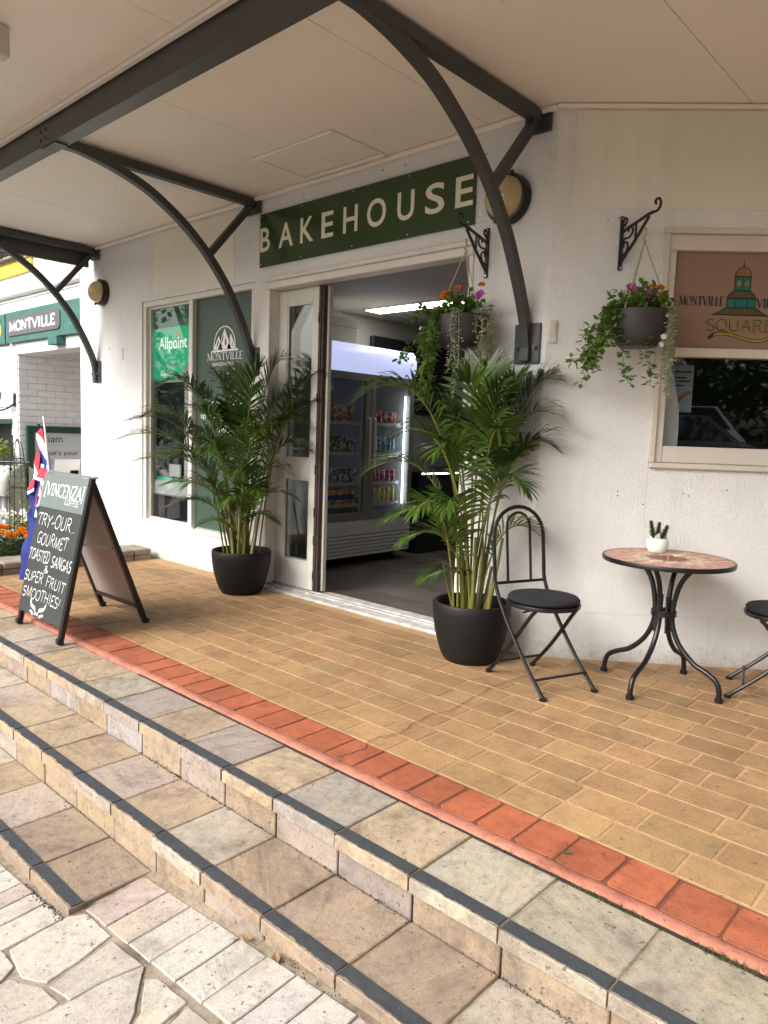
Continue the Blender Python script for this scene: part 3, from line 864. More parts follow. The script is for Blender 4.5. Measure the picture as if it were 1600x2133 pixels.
while y < 5.0:
    h = 0.158 + random.uniform(-0.004, 0.004)
    xl = -6.33
    if y + h > 3.70: xl = -2.19 + (y + h - 3.70) / (sin(TH) / cos(TH)) + 0.01
    x = xl - (random.uniform(0, 0.2) if xl < -3 else 0)
    while x < 0.5:
        w = random.choice([0.19, 0.22, 0.25, 0.26, 0.28]) + random.uniform(-0.012, 0.012)
        rows.append((max(x, xl), x + w, y, y + h)); x += w
    y += h; r += 1
def show(b):
    cx, cy = (b[0] + b[1]) / 2, (b[2] + b[3]) / 2
    vis = 1.0 if cx < -0.25 else 0.1
    return -vis * (b[1] - b[0]) / (cx * cx + cy * cy + 1.6) ** 1.5
rows.sort(key=show)
rest = MB()
for i, (a, b, c, d) in enumerate(rows):
    if b - a < 0.05: continue
    f = random.uniform(0.86, 1.10)
    near = max(0, 1 - (c - 2.12) / 0.3)
    g_ = random.uniform(.97, 1.05); col = (0.365 * f + 0.045 * near, 0.226 * f * g_ + 0.030 * near, 0.112 * f * g_ + 0.008 * near)
    if i < 300:
        rbrick(MB(), a + 0.005 + random.uniform(-.001, .002), b - 0.005, c + 0.005 + random.uniform(-.001, .001), d - 0.005, 0.0026 + random.uniform(-0.0006, 0.0008), 0.010, 0.0026).build('paver', 'paver', tr, color=col)
    else:
        rbrick(rest, a + 0.006, b - 0.006, c + 0.006, d - 0.006, 0.0026, 0.010, 0.002)
o = rest.build('pavers', 'paver', tr, color=(0.385, 0.225, 0.10)); o['kind'] = 'stuff'
# hairline crack running from the wall to the border
ck = [(-2.02, 3.60), (-1.99, 3.38), (-2.02, 3.13), (-2.00, 2.97), (-1.99, 2.82), (-1.965, 2.66), (-2.0, 2.56), (-1.985, 2.42), (-1.96, 2.3), (-1.99, 2.17), (-1.955, 2.06), (-1.97, 1.93)]
cp = [(p.x + random.uniform(-.007, .007), p.y) for p in crv([(a, b, 0) for a, b in ck], 6)]
cm_ = MB(); ribbon(cm_, cp, lambda a, b: 0.0032, lambda x, y: (x, y, 0.0082)); cm_.build('crack', 'soil', tr)
# moss and grass in the joint behind the top tread
mm = MB()
for k in range(620):
    x = random.triangular(-1.3, -0.25, -0.45)
    if mnoise.noise(Vector((x * 7.3, 1.37, 2.61))) < 0.02: continue
    y = 1.8735 + random.gauss(0, 0.004 + 0.005 * max(0, x + 1.0)); h = random.uniform(0.001, 0.008 + 0.012 * max(0, x + 0.8))
    a = random.uniform(0, 6.28); w = 0.0018
    mm.add([(x - w * cos(a), y - w * sin(a), -0.008), (x + w * cos(a), y + w * sin(a), -0.008), (x + random.gauss(0, 0.006), y + random.gauss(0, 0.006), h)], [(0, 1, 2)])
smesh(mm, 'moss', 'moss', 'stuff')
jm = MB()
for k in range(60):
    x0 = -3.4 + k * 0.055
    jm.box(x0, x0 + 0.056, 1.869, 1.879 + 0.003 * mnoise.noise(Vector((x0 * 9, 3, 0))), -0.03, -0.004 + 0.002 * mnoise.noise(Vector((x0 * 20, 7, 0))))
smesh(jm, 'joint_soil', 'soil', 'stuff')
# courtyard at the left, behind the kerb
smesh(MB().box(-18, -6.33, 1.9, 9, -0.6, -0.02), 'courtyard', 'courtyard')

# ================================================================== BAKEHOUSE
bh = thing('bakehouse_building', 'white rendered shop building with deep soffit canopy over a tan paved terrace', 'building', (-5.0, 3.7, 0))
def BP(mb, name, mat, parent=None, **k):
    return mb.build(name, mat, parent or bh, world=True, **k)
def panel(mb, x0, x1, z0, z1, holes, yf, yb):
    xs = sorted({x0, x1} | {h[0] for h in holes} | {h[1] for h in holes}); zs = sorted({z0, z1} | {h[2] for h in holes} | {h[3] for h in holes})
    def inh(x, z): return any(h[0] < x < h[1] and h[2] < z < h[3] for h in holes)
    for i in range(len(xs) - 1):
        for j in range(len(zs) - 1):
            if inh((xs[i] + xs[i + 1]) / 2, (zs[j] + zs[j + 1]) / 2): continue
            a, b, c, d = xs[i], xs[i + 1], zs[j], zs[j + 1]
            mb.add([(a, yf, c), (b, yf, c), (b, yf, d), (a, yf, d)], [(0, 1, 2, 3)])
            mb.add([(a, yb, c), (b, yb, c), (b, yb, d), (a, yb, d)], [(3, 2, 1, 0)])
    for a, b, c, d in holes:
        mb.add([(a, yf, c), (b, yf, c), (b, yf, d), (a, yf, d), (a, yb, c), (b, yb, c), (b, yb, d), (a, yb, d)], [(0, 4, 5, 1), (1, 5, 6, 2), (2, 6, 7, 3), (3, 7, 4, 0)])
    a, b, c, d = x0, x1, z0, z1
    mb.add([(a, yf, c), (b, yf, c), (b, yf, d), (a, yf, d), (a, yb, c), (b, yb, c), (b, yb, d), (a, yb, d)], [(0, 1, 5, 4), (1, 2, 6, 5), (2, 3, 7, 6), (3, 0, 4, 7)])
    return mb
BP(panel(MB(), -7.95, -2.19, -0.6, 3.12, [(-6.65, -4.87, 0.32, 2.46), (-4.72, -2.715, 0.0, 2.43)], 3.70, 3.80), 'wall', 'stucco')
BP(panel(MB(toB), 0.0, 4.2, -0.6, 3.12, [(0.612, 1.95, 1.14, 2.465)], 0.0, 0.22), 'wall', 'stucco_coarse')
BP(MB().box(-8.0, -7.952, 3.72, 6.5, -0.6, 3.12), 'wall', 'stucco')
BP(MB().box(-6.43, -5.155, 3.697, 3.699, 2.515, 3.06), 'repainted_patch', 'fresh_paint')
BP(MB(toB).box(0.10, 4.0, -0.004, -0.001, 2.56, 3.075), 'repainted_patch', 'fresh_paint')
# soffit
xsf = [-7.60, -6.41, -5.165, -3.905, -2.64, -1.38, -0.12, 1.14, 2.4]
for i in range(len(xsf) - 1):
    BP(MB().box(xsf[i] + 0.002, xsf[i + 1] - 0.002, 2.157, 7.0, 3.10, 3.115), 'soffit_panel', 'soffit')
for i in range(len(xsf) - 1):
    BP(MB().box(xsf[i] + 0.6 + 0.0015, xsf[i + 1] + 0.6 - 0.0015, 1.10, 2.063, 3.185, 3.20), 'soffit_panel', 'soffit')
BP(MB().box(-7.62, 3.1, 1.08, 7.1, 3.205, 3.40), 'canopy_roof', 'beam_paint')
BP(MB().box(-7.64, 3.1, 1.06, 1.0795, 3.02, 3.42), 'fascia', 'beam_paint')
BP(MB().box(-7.66, -7.621, 1.08, 3.64, 2.895, 3.42), 'end_fascia', 'beam_paint')
BP(MB().box(-7.6, 2.4, 2.022, 2.060, 3.160, 3.184, 0.006), 'moulding', 'soffit_trim')
BP(MB().box(-7.6, -2.19, 3.655, 3.698, 3.066, 3.0985, 0.012), 'cornice', 'soffit_trim')
BP(MB(toB).box(-0.02, 4.0, -0.045, -0.005, 3.076, 3.0985, 0.012), 'cornice', 'soffit_trim')
# nail heads and small fixings along the soffit sheets
sf = MB()
for x in xsf[1:-1]:
    for k in range(9):
        for d in (-.035, .035):
            sf.tube([(x + d, 2.25 + k * .17, 3.0998), (x + d, 2.25 + k * .17, 3.0985)], .003, 5)
for x, y in ((-3.55, 3.02), (-3.85, 2.85), (-4.9, 2.6), (-3.2, 3.3), (-5.6, 2.9), (-1.9, 2.7), (-1.2, 3.1)):
    sf.tube([(x, y, 3.0998), (x, y, 3.096)], .005, 6)
BP(sf, 'soffit_fixings', 'taupe_paint')['kind'] = 'stuff'
# ceiling hatch
hm = MB()
hm.box(-4.20, -3.42, 3.14, 3.175, 3.078, 3.0985, 0.006).box(-4.20, -3.42, 3.60, 3.635, 3.078, 3.0985, 0.006).box(-4.20, -4.175, 3.1755, 3.5995, 3.088, 3.0985, 0.003).box(-3.445, -3.42, 3.1755, 3.5995, 3.088, 3.0985, 0.003)
ht = BP(hm, 'hatch_frame', 'soffit_trim')
BP(MB().box(-4.165, -3.455, 3.185, 3.59, 3.092, 3.0985), 'hatch_panel', 'soffit')
# main beam with its bolts
bm_ = MB().box(-7.6, 3.0, 2.068, 2.155, 3.028, 3.19).box(-7.6, 3.0, 2.064, 2.159, 3.018, 3.0279)
be = BP(bm_, 'beam', 'beam_paint')
for bx in (-4.98, -4.90):
    for bz in (3.065, 3.115):
        BP(MB().tube([(bx, 2.0685, bz), (bx, 2.060, bz)], 0.009, 6), 'bolt', 'beam_paint')
BP(MB().box(-4.97, -4.77, 2.07, 2.15, 3.008, 3.0175), 'splice_plate', 'beam_paint')
BP(MB().box(-4.02, -3.945, 1.44, 1.50, 3.035, 3.1845, 0.01), 'junction_box', 'carton_white')

# ---- display window
wf = MB()
Yf, Yb = 3.715, 3.80
wf.box(-6.65, -4.87, Yf, Yb, 2.41, 2.4595, 0.005).box(-6.65, -4.87, Yf - 0.03, Yb, 0.3205, 0.365, 0.006)
wf.box(-6.6495, -6.60, Yf, Yb, 0.3655, 2.4095, 0.005).box(-4.94, -4.8705, Yf, Yb, 0.3655, 2.4095, 0.005)
wf.box(-5.865, -5.805, Yf + 0.005, Yb, 0.3655, 2.4095, 0.005)
win = BP(wf, 'window_frame', 'frame_paint')
wf2 = MB().box(-6.60, -5.865, 3.755, 3.785, 2.39, 2.4095).box(-6.60, -5.865, 3.755, 3.785, 0.3655, 0.385).box(-6.60, -6.58, 3.755, 3.785, 0.3852, 2.3898).box(-5.885, -5.8655, 3.755, 3.785, 0.3852, 2.3898)
BP(wf2, 'window_bead', 'frame_paint', win)
BP(MB().box(-6.5798, -5.8852, 3.768, 3.774, 0.3852, 2.3898), 'pane', 'glass_window', win)
BP(MB().box(-5.8048, -4.9402, 3.768, 3.774, 0.3657, 2.4093), 'pane', 'glass_window', win)
# nook behind the glass, and the green film filling the second pane
fx = lambda x, y: (x, 3.7645, y)
BP(MB().box(-5.8045, -4.9405, 3.7655, 3.7675, 0.366, 2.409), 'window_film', 'film_green', win)
cx = -5.376
lg = MB()
ribbon(lg, arc(cx, 1.985, 0.155, 0.165, -8, 188, 26), lambda a, b: 0.010, fx)
poly_print(lg, [(cx - .205, 1.935), (cx + .205, 1.940), (cx + .19, 1.955), (cx - .185, 1.952)], fx)
def tri(a, b, c): poly_print(lg, [a, b, c], fx)
tri((cx - .165, 1.956), (cx - .085, 2.075), (cx - .025, 1.956)); tri((cx - .095, 1.9565), (cx, 2.135), (cx + .035, 1.9565)); tri((cx, 2.1345), (cx + .035, 1.9570), (cx + .10, 1.9570))
tri((cx + .04, 1.9575), (cx + .09, 2.085), (cx + .17, 1.9575))
BP(lg, 'mountain_emblem', 'print_white', win)
lg = MB(); stroke_text(lg, 'MONTVILLE', cx - .255, cx + .265, 1.868, 1.930, fx, .15, .05); BP(lg, 'lettering', 'print_white', win)
lg = MB(); laurel(lg, cx, 1.762, 0.34, 0.085, fx, 5); BP(lg, 'laurel_emblem', 'print_white', win)
for tx, a, b, c, d in (('BAKEHOUSE', cx - .172, cx + .18, 1.818, 1.848), ('Specialty', cx - .28, cx + .10, 1.475, 1.545), ('pies', cx + .14, cx + .31, 1.475, 1.53), ('specialty', cx - .35, cx + .00, 1.345, 1.410), ('pastries', cx + .04, cx + .37, 1.345, 1.405), ('coffee', cx - .12, cx + .15, 1.240, 1.285)):
    lg = MB(); font_fit(lg, tx, a, b, c, d, fx); BP(lg, 'lettering', 'print_white', win)
lg2 = MB(); fx2 = lambda x, y: (x, 3.7635, y)
for a, b, c in (((cx - .085, 2.05), (cx - .10, 1.99), (cx - .118, 1.975)), ((cx - .01, 2.085), (cx - .035, 2.02), (cx - .055, 2.01)), ((cx + .012, 2.06), (cx + .03, 2.0), (cx + .012, 1.98)), ((cx + .085, 2.05), (cx + .075, 2.0), (cx + .06, 1.985)), ((cx - .03, 2.0), (cx - .05, 1.97), (cx - .075, 1.965)), ((cx + .12, 2.02), (cx + .105, 1.985), (cx + .125, 1.97))):
    poly_print(lg2, [a, ((a[0] + b[0]) / 2 + .008, (a[1] + b[1]) / 2), b, c, ((a[0] + c[0]) / 2 - .004, (a[1] + c[1]) / 2)], fx2)
BP(lg2, 'mountain_lines', 'film_green', win)
nk = MB().box(-6.78, -6.76, 3.801, 4.1, 0, 2.6).box(-6.76, -4.92, 4.08, 4.10, 0, 2.6).box(-4.92, -4.90, 3.801, 4.10, 0, 2.6).box(-6.76, -4.92, 3.801, 4.08, 2.58, 2.60).box(-6.76, -4.92, 3.801, 4.08, 0.28, 0.30)
BP(nk, 'window_nook', 'carton_white')  # walls whitened to imitate pale sky reflected in the top of the pane

# ---- door frame, leaves and sill
df = MB()
df.box(-4.72, -2.715, 3.685, 3.80, 2.375, 2.4295, 0.006)
df.box(-4.7195, -4.675, 3.69, 3.86, 0.031, 2.3745, 0.004)
df.box(-2.75, -2.7155, 3.69, 3.90, 0.031, 2.3745, 0.004)
df.box(-4.869, -4.7205, 3.694, 3.6995, 0.0, 2.46, 0.002)
BP(df, 'door_frame', 'frame_paint')
BP(MB().box(-4.72, -2.715, 3.672, 3.6995, 2.431, 2.462, 0.006), 'door_head', 'frame_paint')
BP(MB().box(-4.74, -2.70, 3.645, 3.93, -0.02, 0.018, 0.005).box(-4.72, -2.72, 3.74, 3.755, 0.0181, 0.028).box(-4.72, -2.72, 3.80, 3.815, 0.0181, 0.028), 'door_sill', 'worn_sill')
def leaf(x0, x1, y0, y1, name):
    z0, z1 = 0.034, 2.372
    m = MB()
    m.box(x0, x0 + .105, y0, y1, z0, z1, 0.003).box(x1 - .062, x1, y0, y1, z0, z1, 0.003)
    for a, b in ((z0, .245), (.905, 1.062), (2.26, z1)):
        m.box(x0 + .1055, x1 - .0625, y0 + .002, y1 - .002, a, b, 0.002)
    d = BP(m, name, 'door_paint')
    for a, b in ((.2452, .9048), (1.0622, 2.2598)):
        bd = MB(); t = 0.012
        X0, X1 = x0 + .106, x1 - .063
        bd.box(X0, X1, y0 + .006, y0 + .014, a, a + t).box(X0, X1, y0 + .006, y0 + .014, b - t, b).box(X0, X0 + t, y0 + .006, y0 + .014, a + t, b - t).box(X1 - t, X1, y0 + .006, y0 + .014, a + t, b - t)
        BP(bd, 'glazing_bead', 'door_paint', d)
        BP(MB().box(X0, X1, y0 + .016, y0 + .021, a, b), 'door_pane', 'glass_dark', d)
    return d
leaf(-4.674, -4.205, 3.79, 3.828, 'door_leaf')
leaf(-4.674, -4.140, 3.838, 3.876, 'door_leaf')
BP(MB().box(-4.2045, -4.180, 3.792, 3.832, 0.034, 2.372).box(-4.1795, -4.158, 3.80, 3.836, 0.034, 2.372), 'hinge_strip', 'hinge_seal')
for z in (0.12, 0.40, 0.62, 0.95, 1.5, 2.1): BP(MB().tube([(-4.199, 3.788, z), (-4.199, 3.788, z + .07)], 0.006, 6), 'hinge', 'hinge_seal')

# ---- shop interior
BP(MB().box(-5.80, -5.752, 4.11, 8.6, 0, 2.6).box(-5.80, -2.6, 8.6, 8.65, 0, 2.6).box(-2.70, -2.65, 3.801, 8.6, 0, 2.6), 'shop_wall', 'shop_wall')
BP(MB().box(-4.899, -2.70, 3.801, 4.101, 2.56, 2.60).box(-5.75, -2.70, 4.1015, 8.6, 2.56, 2.60), 'shop_ceiling', 'shop_ceiling')
y = 3.932
while y < 8.6:
    x = -5.75
    x -= random.uniform(0, 1.0)
    while x < -2.70:
        w = random.uniform(1.1, 1.5)
        f = random.uniform(0.75, 1.25)
        a, b = max(x, -5.75), min(x + w, -2.702)
        if b - a > 0.03: BP(MB().box(a + .001, b - .001, y + .001, y + .169, -0.03, 0.012, 0.0015), 'floor_plank', 'shop_plank', color=(0.13 * f, 0.105 * f, 0.09 * f))
        x += w
    y += 0.17
lt = BP(MB().box(-5.46, -4.28, 5.54, 5.80, 2.550, 2.5595), 'ceiling_light', 'carton_white')
BP(MB().box(-5.44, -4.30, 5.56, 5.78, 2.545, 2.5495), 'light_diffuser', 'light_panel', lt)

# ---- window in the angled wall
w2 = MB(toB)
w2.box(0.613, 1.949, -0.012, 0.05, 2.432, 2.4645, 0.004).box(0.613, 1.949, -0.03, 0.07, 1.1405, 1.172, 0.006).box(0.6125, 0.645, -0.012, 0.05, 1.1725, 2.4315, 0.004).box(1.915, 1.9495, -0.012, 0.05, 1.1725, 2.4315, 0.004)
win2 = BP(w2, 'window_frame', 'taupe_paint')
w3 = MB(toB)
w3.box(0.6455, 1.9145, 0.006, 0.075, 2.345, 2.431, 0.004).box(0.6455, 1.9145, 0.006, 0.075, 1.768, 1.818, 0.004).box(0.6455, 0.688, 0.006, 0.075, 1.1735, 2.3445, 0.004).box(1.872, 1.9145, 0.006, 0.075, 1.1735, 2.3445, 0.004)
BP(w3, 'sash', 'taupe_paint', win2)
BP(MB(toB).box(0.6885, 1.8715, 0.012, 0.06, 1.174, 1.268, 0.004), 'bottom_rail', 'taupe_paint', win2)
BP(MB(toB).box(0.6885, 1.8715, 0.035, 0.041, 1.2685, 1.7675), 'pane', 'glass_dark', win2)
BP(MB(toB).box(0.6885, 1.8715, 0.040, 0.046, 1.8185, 2.3445), 'sign_panel', 'print_peach', win2)
k2 = lambda x, y: toB(x, 0.0375, y)
k3 = lambda x, y: toB(x, 0.0360, y)
k4 = lambda x, y: toB(x, 0.0345, y)
pb = MB()
stroke_text(pb, 'MONTVILLE', 0.728, 0.972, 2.056, 2.106, k2, .17, .05)
stroke_text(pb, 'VILLAGE', 1.152, 1.345, 2.048, 2.098, k2, .17, .05)
T0 = 1.066   # axis of the printed clock tower
poly_print(pb, [(T0 - .003, 2.307), (T0 + .003, 2.268), (T0 - .006, 2.268)], k2)
poly_print(pb, [(T0 - .048, 2.212)] + [(T0 - .046 * cos(radians(a)), 2.216 + .054 * sin(radians(a))) for a in range(0, 181, 15)] + [(T0 + .048, 2.212)], k2)
poly_print(pb, [(T0 - .045, 2.138), (T0 + .045, 2.138), (T0 + .045, 2.216), (T0 - .045, 2.216)], k2)
poly_print(pb, [(T0 - .084, 2.098), (T0 + .084, 2.096), (T0 + .070, 2.118), (T0 + .048, 2.140), (T0 - .048, 2.140), (T0 - .070, 2.120)], k2)
poly_print(pb, [(T0 - .080, 2.044), (T0 + .080, 2.042), (T0 + .080, 2.098), (T0 - .080, 2.100)], k2)
poly_print(pb, [(T0 - .160, 2.006), (T0 + .160, 2.002), (T0 + .12, 2.022), (T0 + .085, 2.046), (T0 - .085, 2.048), (T0 - .12, 2.024)], k2)
stroke_text(pb, 'SQUARE', 0.888, 1.245, 1.920, 1.982, k2, .20, .07)
ribbon(pb, [(p[0], p[1]) for p in crv([(0.902, 1.875, 0), (0.94, 1.903, 0), (1.02, 1.899, 0), (1.12, 1.872, 0), (1.18, 1.868, 0), (1.25, 1.893, 0)], 6)], lambda a, b: 0.019, k2)
BP(pb, 'sign_outline', 'print_black', win2)
po = MB()
poly_print(po, [(T0 - .041, 2.219)] + [(T0 - .041 * cos(radians(a)), 2.219 + .047 * sin(radians(a))) for a in range(0, 181, 15)] + [(T0 + .041, 2.219)], k3)
for q in (-.021, .021):
    poly_print(po, [(T0 + q + .014 * cos(radians(a)), 2.178 + .018 * sin(radians(a))) for a in range(0, 360, 30)], k4)
BP(po, 'sign_dome', 'print_ochre', win2)
pt = MB()
poly_print(pt, [(T0 - .041, 2.142), (T0 - .001, 2.142), (T0 - .001, 2.213), (T0 - .041, 2.213)], k3); poly_print(pt, [(T0 + .001, 2.142), (T0 + .041, 2.142), (T0 + .041, 2.213), (T0 + .001, 2.213)], k3)
BP(pt, 'sign_tower', 'print_teal', win2)
for a, b in ((-.076, -.034), (-.029, .029), (.034, .076)):
    pt = MB()
    poly_print(pt, [(T0 + a, 2.050), (T0 + b, 2.049), (T0 + b, 2.093), (T0 + a, 2.094)], k3)
    BP(pt, 'sign_tower_panel', 'print_teal', win2)
pl = MB()
poly_print(pl, [(T0 - .076, 2.102), (T0 + .076, 2.100), (T0 + .064, 2.116), (T0 + .045, 2.136), (T0 - .045, 2.136), (T0 - .064, 2.118)], k3)
poly_print(pl, [(T0 - .135, 2.011), (T0 + .135, 2.008), (T0 + .11, 2.022), (T0 + .08, 2.042), (T0 - .08, 2.044), (T0 - .11, 2.024)], k3)
BP(pl, 'sign_roofs', 'print_olive', win2)
pg = MB()
stroke_text(pg, 'SQUARE', 0.890, 1.243, 1.923, 1.979, k3, .10, .02, serif=True)
ribbon(pg, [(p[0], p[1]) for p in crv([(0.93, 1.897, 0), (0.96, 1.903, 0), (1.02, 1.899, 0), (1.12, 1.872, 0), (1.18, 1.868, 0), (1.24, 1.889, 0)], 6)], lambda a, b: 0.012, k3)
BP(pg, 'sign_gilding', 'print_gold', win2)
# room behind that window
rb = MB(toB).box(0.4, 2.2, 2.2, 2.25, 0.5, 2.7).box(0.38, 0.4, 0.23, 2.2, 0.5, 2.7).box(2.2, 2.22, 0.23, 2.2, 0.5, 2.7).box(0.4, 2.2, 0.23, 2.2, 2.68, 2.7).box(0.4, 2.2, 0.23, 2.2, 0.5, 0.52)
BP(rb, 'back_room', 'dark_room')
# hairline cracks along the block courses of the angled wall
for pts in ([(0.30, .285), (0.5, .282), (0.75, .288), (0.98, .283), (1.3, .287)], [(1.02, .29), (1.025, .18), (1.02, .06)], [(0.62, .80), (0.61, .94), (0.615, 1.12)]):
    wk = MB(); cc = [(q.x + random.uniform(-.003, .003), q.y + random.uniform(-.003, .003)) for q in crv([(a, b, 0) for a, b in pts], 8)]
    ribbon(wk, cc, lambda a, b: 0.0022, lambda x, y: toB(x, -0.0028, y)); BP(wk, 'wall_crack', 'taupe_paint')
# peeled paint scars near the far bracket
for x, z in ((-7.69, 1.80), (-7.02, 1.985)):
    q = [(x - .016, z - .06), (x + .014, z - .065), (x + .018, z - .01), (x + .010, z + .02), (x + .017, z + .065), (x - .012, z + .06), (x - .016, z + .03), (x - .004, z + .015), (x - .014, z - .02)]
    BP(MB().add([(a, 3.698, b) for a, b in q], [tuple(range(9))]), 'paint_scar', 'atm_grey')
# small screw holes and wall plugs
hl = MB()
for s, z in ((0.455, 1.0), (0.455, 0.975), (0.50, 2.03), (0.82, 1.0), (0.85, 0.99), (0.30, 2.5), (0.36, 2.51), (0.60, 0.93), (1.06, 1.03)):
    q = toB(s, -0.002, z); hl.tube([q, q - IB * -0.003], 0.004, 6)
for x, z in ((-5.53, 2.46), (-6.2, 2.47), (-7.3, 2.05), (-2.34, 1.62), (-2.33, 1.64), (-2.66, 2.95), (-3.3, 3.02), (-3.5, 3.03), (-4.3, 3.02)):
    hl.tube([(x, 3.70, z), (x, 3.6965, z)], 0.005, 6)
BP(hl, 'wall_plugs', 'print_black')['kind'] = 'stuff'
# ================================================================== CANOPY BRACKETS
ARC = [(3.685, 1.80), (3.655, 1.93), (3.60, 2.06), (3.525, 2.205), (3.43, 2.365), (3.32, 2.505), (3.20, 2.63), (3.05, 2.755), (2.91, 2.845), (2.77, 2.92), (2.62, 2.975), (2.45, 3.02), (2.30, 3.045), (2.168, 3.058)]
def bracket(X, label, plate=True):
    t = thing('canopy_bracket', label, 'bracket', (X, 3.7, 1.7), 0, 'curved canopy brackets')
    P = lambda mb, n, m, **k: mb.build(n, m, t, world=True, **k)
    pts = crv([(X, y, z) for y, z in ARC], 5)
    P(MB().bar(pts, 0.052, 0.052, (1, 0, 0)), 'arch', 'bracket_paint', smooth=True, angle=35)
    P(MB().box(X - .031, X + .031, 2.162, 3.672, 3.025, 3.085, 0.004), 'top_bar', 'bracket_paint')
    P(MB().bar([(X, 3.635, 3.018), (X, 3.275, 2.595)], 0.048, 0.048, (1, 0, 0)), 'strut', 'bracket_paint')
    P(MB().box(X - .085, X + .085, 3.673, 3.6895, 2.97, 3.098, 0.003), 'top_plate', 'plate_paint')
    P(MB().box(X - .085, X + .085, 3.684, 3.6985, 1.71, 1.935, 0.003), 'wall_plate', 'plate_paint')
    P(MB().box(X - .030, X + .030, 3.655, 3.6835, 1.722, 1.80, 0.003), 'foot_gusset', 'plate_paint')
    for dx in (-.058, .058):
        P(MB().tube([(X + dx, 3.6835, 1.80), (X + dx, 3.674, 1.80)], 0.017, 6).tube([(X + dx, 3.6735, 1.80), (X + dx, 3.660, 1.80)], 0.009, 8), 'bolt', 'bolt_steel')
    for dx in (-.062, .062):
        P(MB().tube([(X + dx, 3.6725, 3.03), (X + dx, 3.662, 3.03)], 0.014, 6), 'bolt', 'bolt_steel')
    return t
bracket(-2.305, 'nearest curved dark grey canopy bracket, its arch crossing the right wall lamp')
bracket(-4.875, 'middle curved dark grey canopy bracket, its foot above the left palm')
bracket(-7.56, 'farthest curved dark grey canopy bracket at the left end of the white wall')

# ================================================================== WALL LAMPS, SIGN, SMALL FITTINGS
def lamp(X, Z, r, label):
    t = thing('wall_lamp', label, 'lamp', (X, 3.7, Z), 0, 'round bulkhead lamps on the shop wall')
    xf = lambda x, y, z: (x, -z, y)
    MB(xf).lathe([(0.0, 0.002), (r, 0.002), (r * 1.0, 0.045), (r * .93, 0.062), (r * .84, 0.064)], 40).build('backing_ring', 'black_metal', t, smooth=True)
    MB(xf).lathe([(r * .84, 0.055)] + [(r * .84 * cos(a), 0.064 + 0.095 * sin(a)) for a in [i * pi / 20 for i in range(0, 10)]] + [(0.002, 0.159)], 40).build('glass_dome', 'lamp_amber', t, smooth=True, angle=80)
    for a in (70, 250):
        q = (r * .95 * cos(radians(a)), r * .95 * sin(radians(a)))
        MB(xf).box(q[0] - .012, q[0] + .012, q[1] - .012, q[1] + .012, .0625, .076, .003).build('clip', 'black_metal', t)
lamp(-2.478, 2.652, 0.142, 'amber bulkhead wall lamp partly hidden behind the nearest canopy arch')
lamp(-7.42, 2.625, 0.130, 'amber bulkhead wall lamp left of the display window')

sg = thing('shop_sign', 'long dark green sign reading BAKEHOUSE in cream capitals above the doorway', 'sign', (-3.76, 3.7, 2.55))
MB().box(-4.802, -2.722, 3.684, 3.6945, 2.552, 2.958, 0.0015).build('sign_board', 'sign_green', sg, world=True)
fs = lambda x, y: (x, 3.6825, y)
for c, a, b in (('B', -4.793, -4.672), ('A', -4.566, -4.395), ('K', -4.313, -4.165), ('E', -4.080, -3.955), ('H', -3.854, -3.712), ('O', -3.622, -3.446), ('U', -3.345, -3.200), ('S', -3.108, -2.952), ('E', -2.868, -2.735)):
    m = MB(); font_fit(m, c, a, b, 2.6685 - (.003 if c in 'OUS' else 0), 2.849 + (.003 if c in 'OS' else 0), fs, .014); m.build('letter', 'sign_cream', sg, world=True)
for x in (-4.78, -4.3, -3.76, -3.25, -2.76):
    for z in (2.572, 2.938):
        MB().tube([(x, 3.6838, z), (x, 3.6795, z)], 0.005, 8).build('screw', 'screw', sg, world=True)
sw = thing('switch_plate', 'cream vertical switch plate on the wall beside the nearest bracket foot', 'switch', tuple(toB(0.035, 0, 1.885)), TH)
MB().box(-.022, .022, -.012, -.001, -.062, .062, .003).build('plate', 'switch_cream', sw)
MB().box(-.013, .013, -.016, -.0125, -.030, .050, .002).build('slider', 'taupe_paint', sw)

# ================================================================== BASKET BRACKETS
def basket_bracket(loc, rz, label):
    t = thing('hanging_bracket', label, 'bracket', loc, rz, 'scrolled iron basket brackets')
    # local: x along the wall, -y out of the wall, z up
    MB().box(-.014, .014, -.009, -.001, -.145, .145, .003).build('back_plate', 'black_iron', t)
    MB().bar([(0, -.010, .06), (0, -.20, .103), (0, -.245, .108)], .014, .012, (1, 0, 0)).build('arm', 'black_iron', t)
    MB().bar([(0, -.010, -.105), (0, -.12, -.005), (0, -.215, .093)], .012, .012, (1, 0, 0)).build('brace', 'black_iron', t)
    def scroll(pts, r=.006): return MB().tube(crv([(0, a, b) for a, b in pts], 6), r, 6)
    scroll([(-.245, .108), (-.275, .108), (-.295, .130), (-.288, .160), (-.268, .168), (-.255, .155), (-.262, .143)], .007).build('tip_curl', 'black_iron', t, smooth=True)
    scroll([(-.012, -.07), (-.050, -.055), (-.062, -.02), (-.045, .0), (-.025, -.008), (-.028, -.025)]).build('scroll', 'black_iron', t, smooth=True)
    scroll([(-.014, .0), (-.035, .02), (-.07, .02), (-.095, .045), (-.085, .07), (-.062, .066), (-.062, .05)]).build('scroll', 'black_iron', t, smooth=True)
    scroll([(-.011, .085), (-.035, .098), (-.042, .12), (-.028, .13), (-.018, .12)]).build('scroll', 'black_iron', t, smooth=True)
    MB().bar([(0, -.118, .080), (0, -.118, .0)], .009, .009, (1, 0, 0)).build('post', 'black_iron', t)
    for z in (-.132, .130):
        MB().tube([(0, -.0095, z), (0, -.013, z)], .007, 8).build('screw', 'screw', t)
    return t
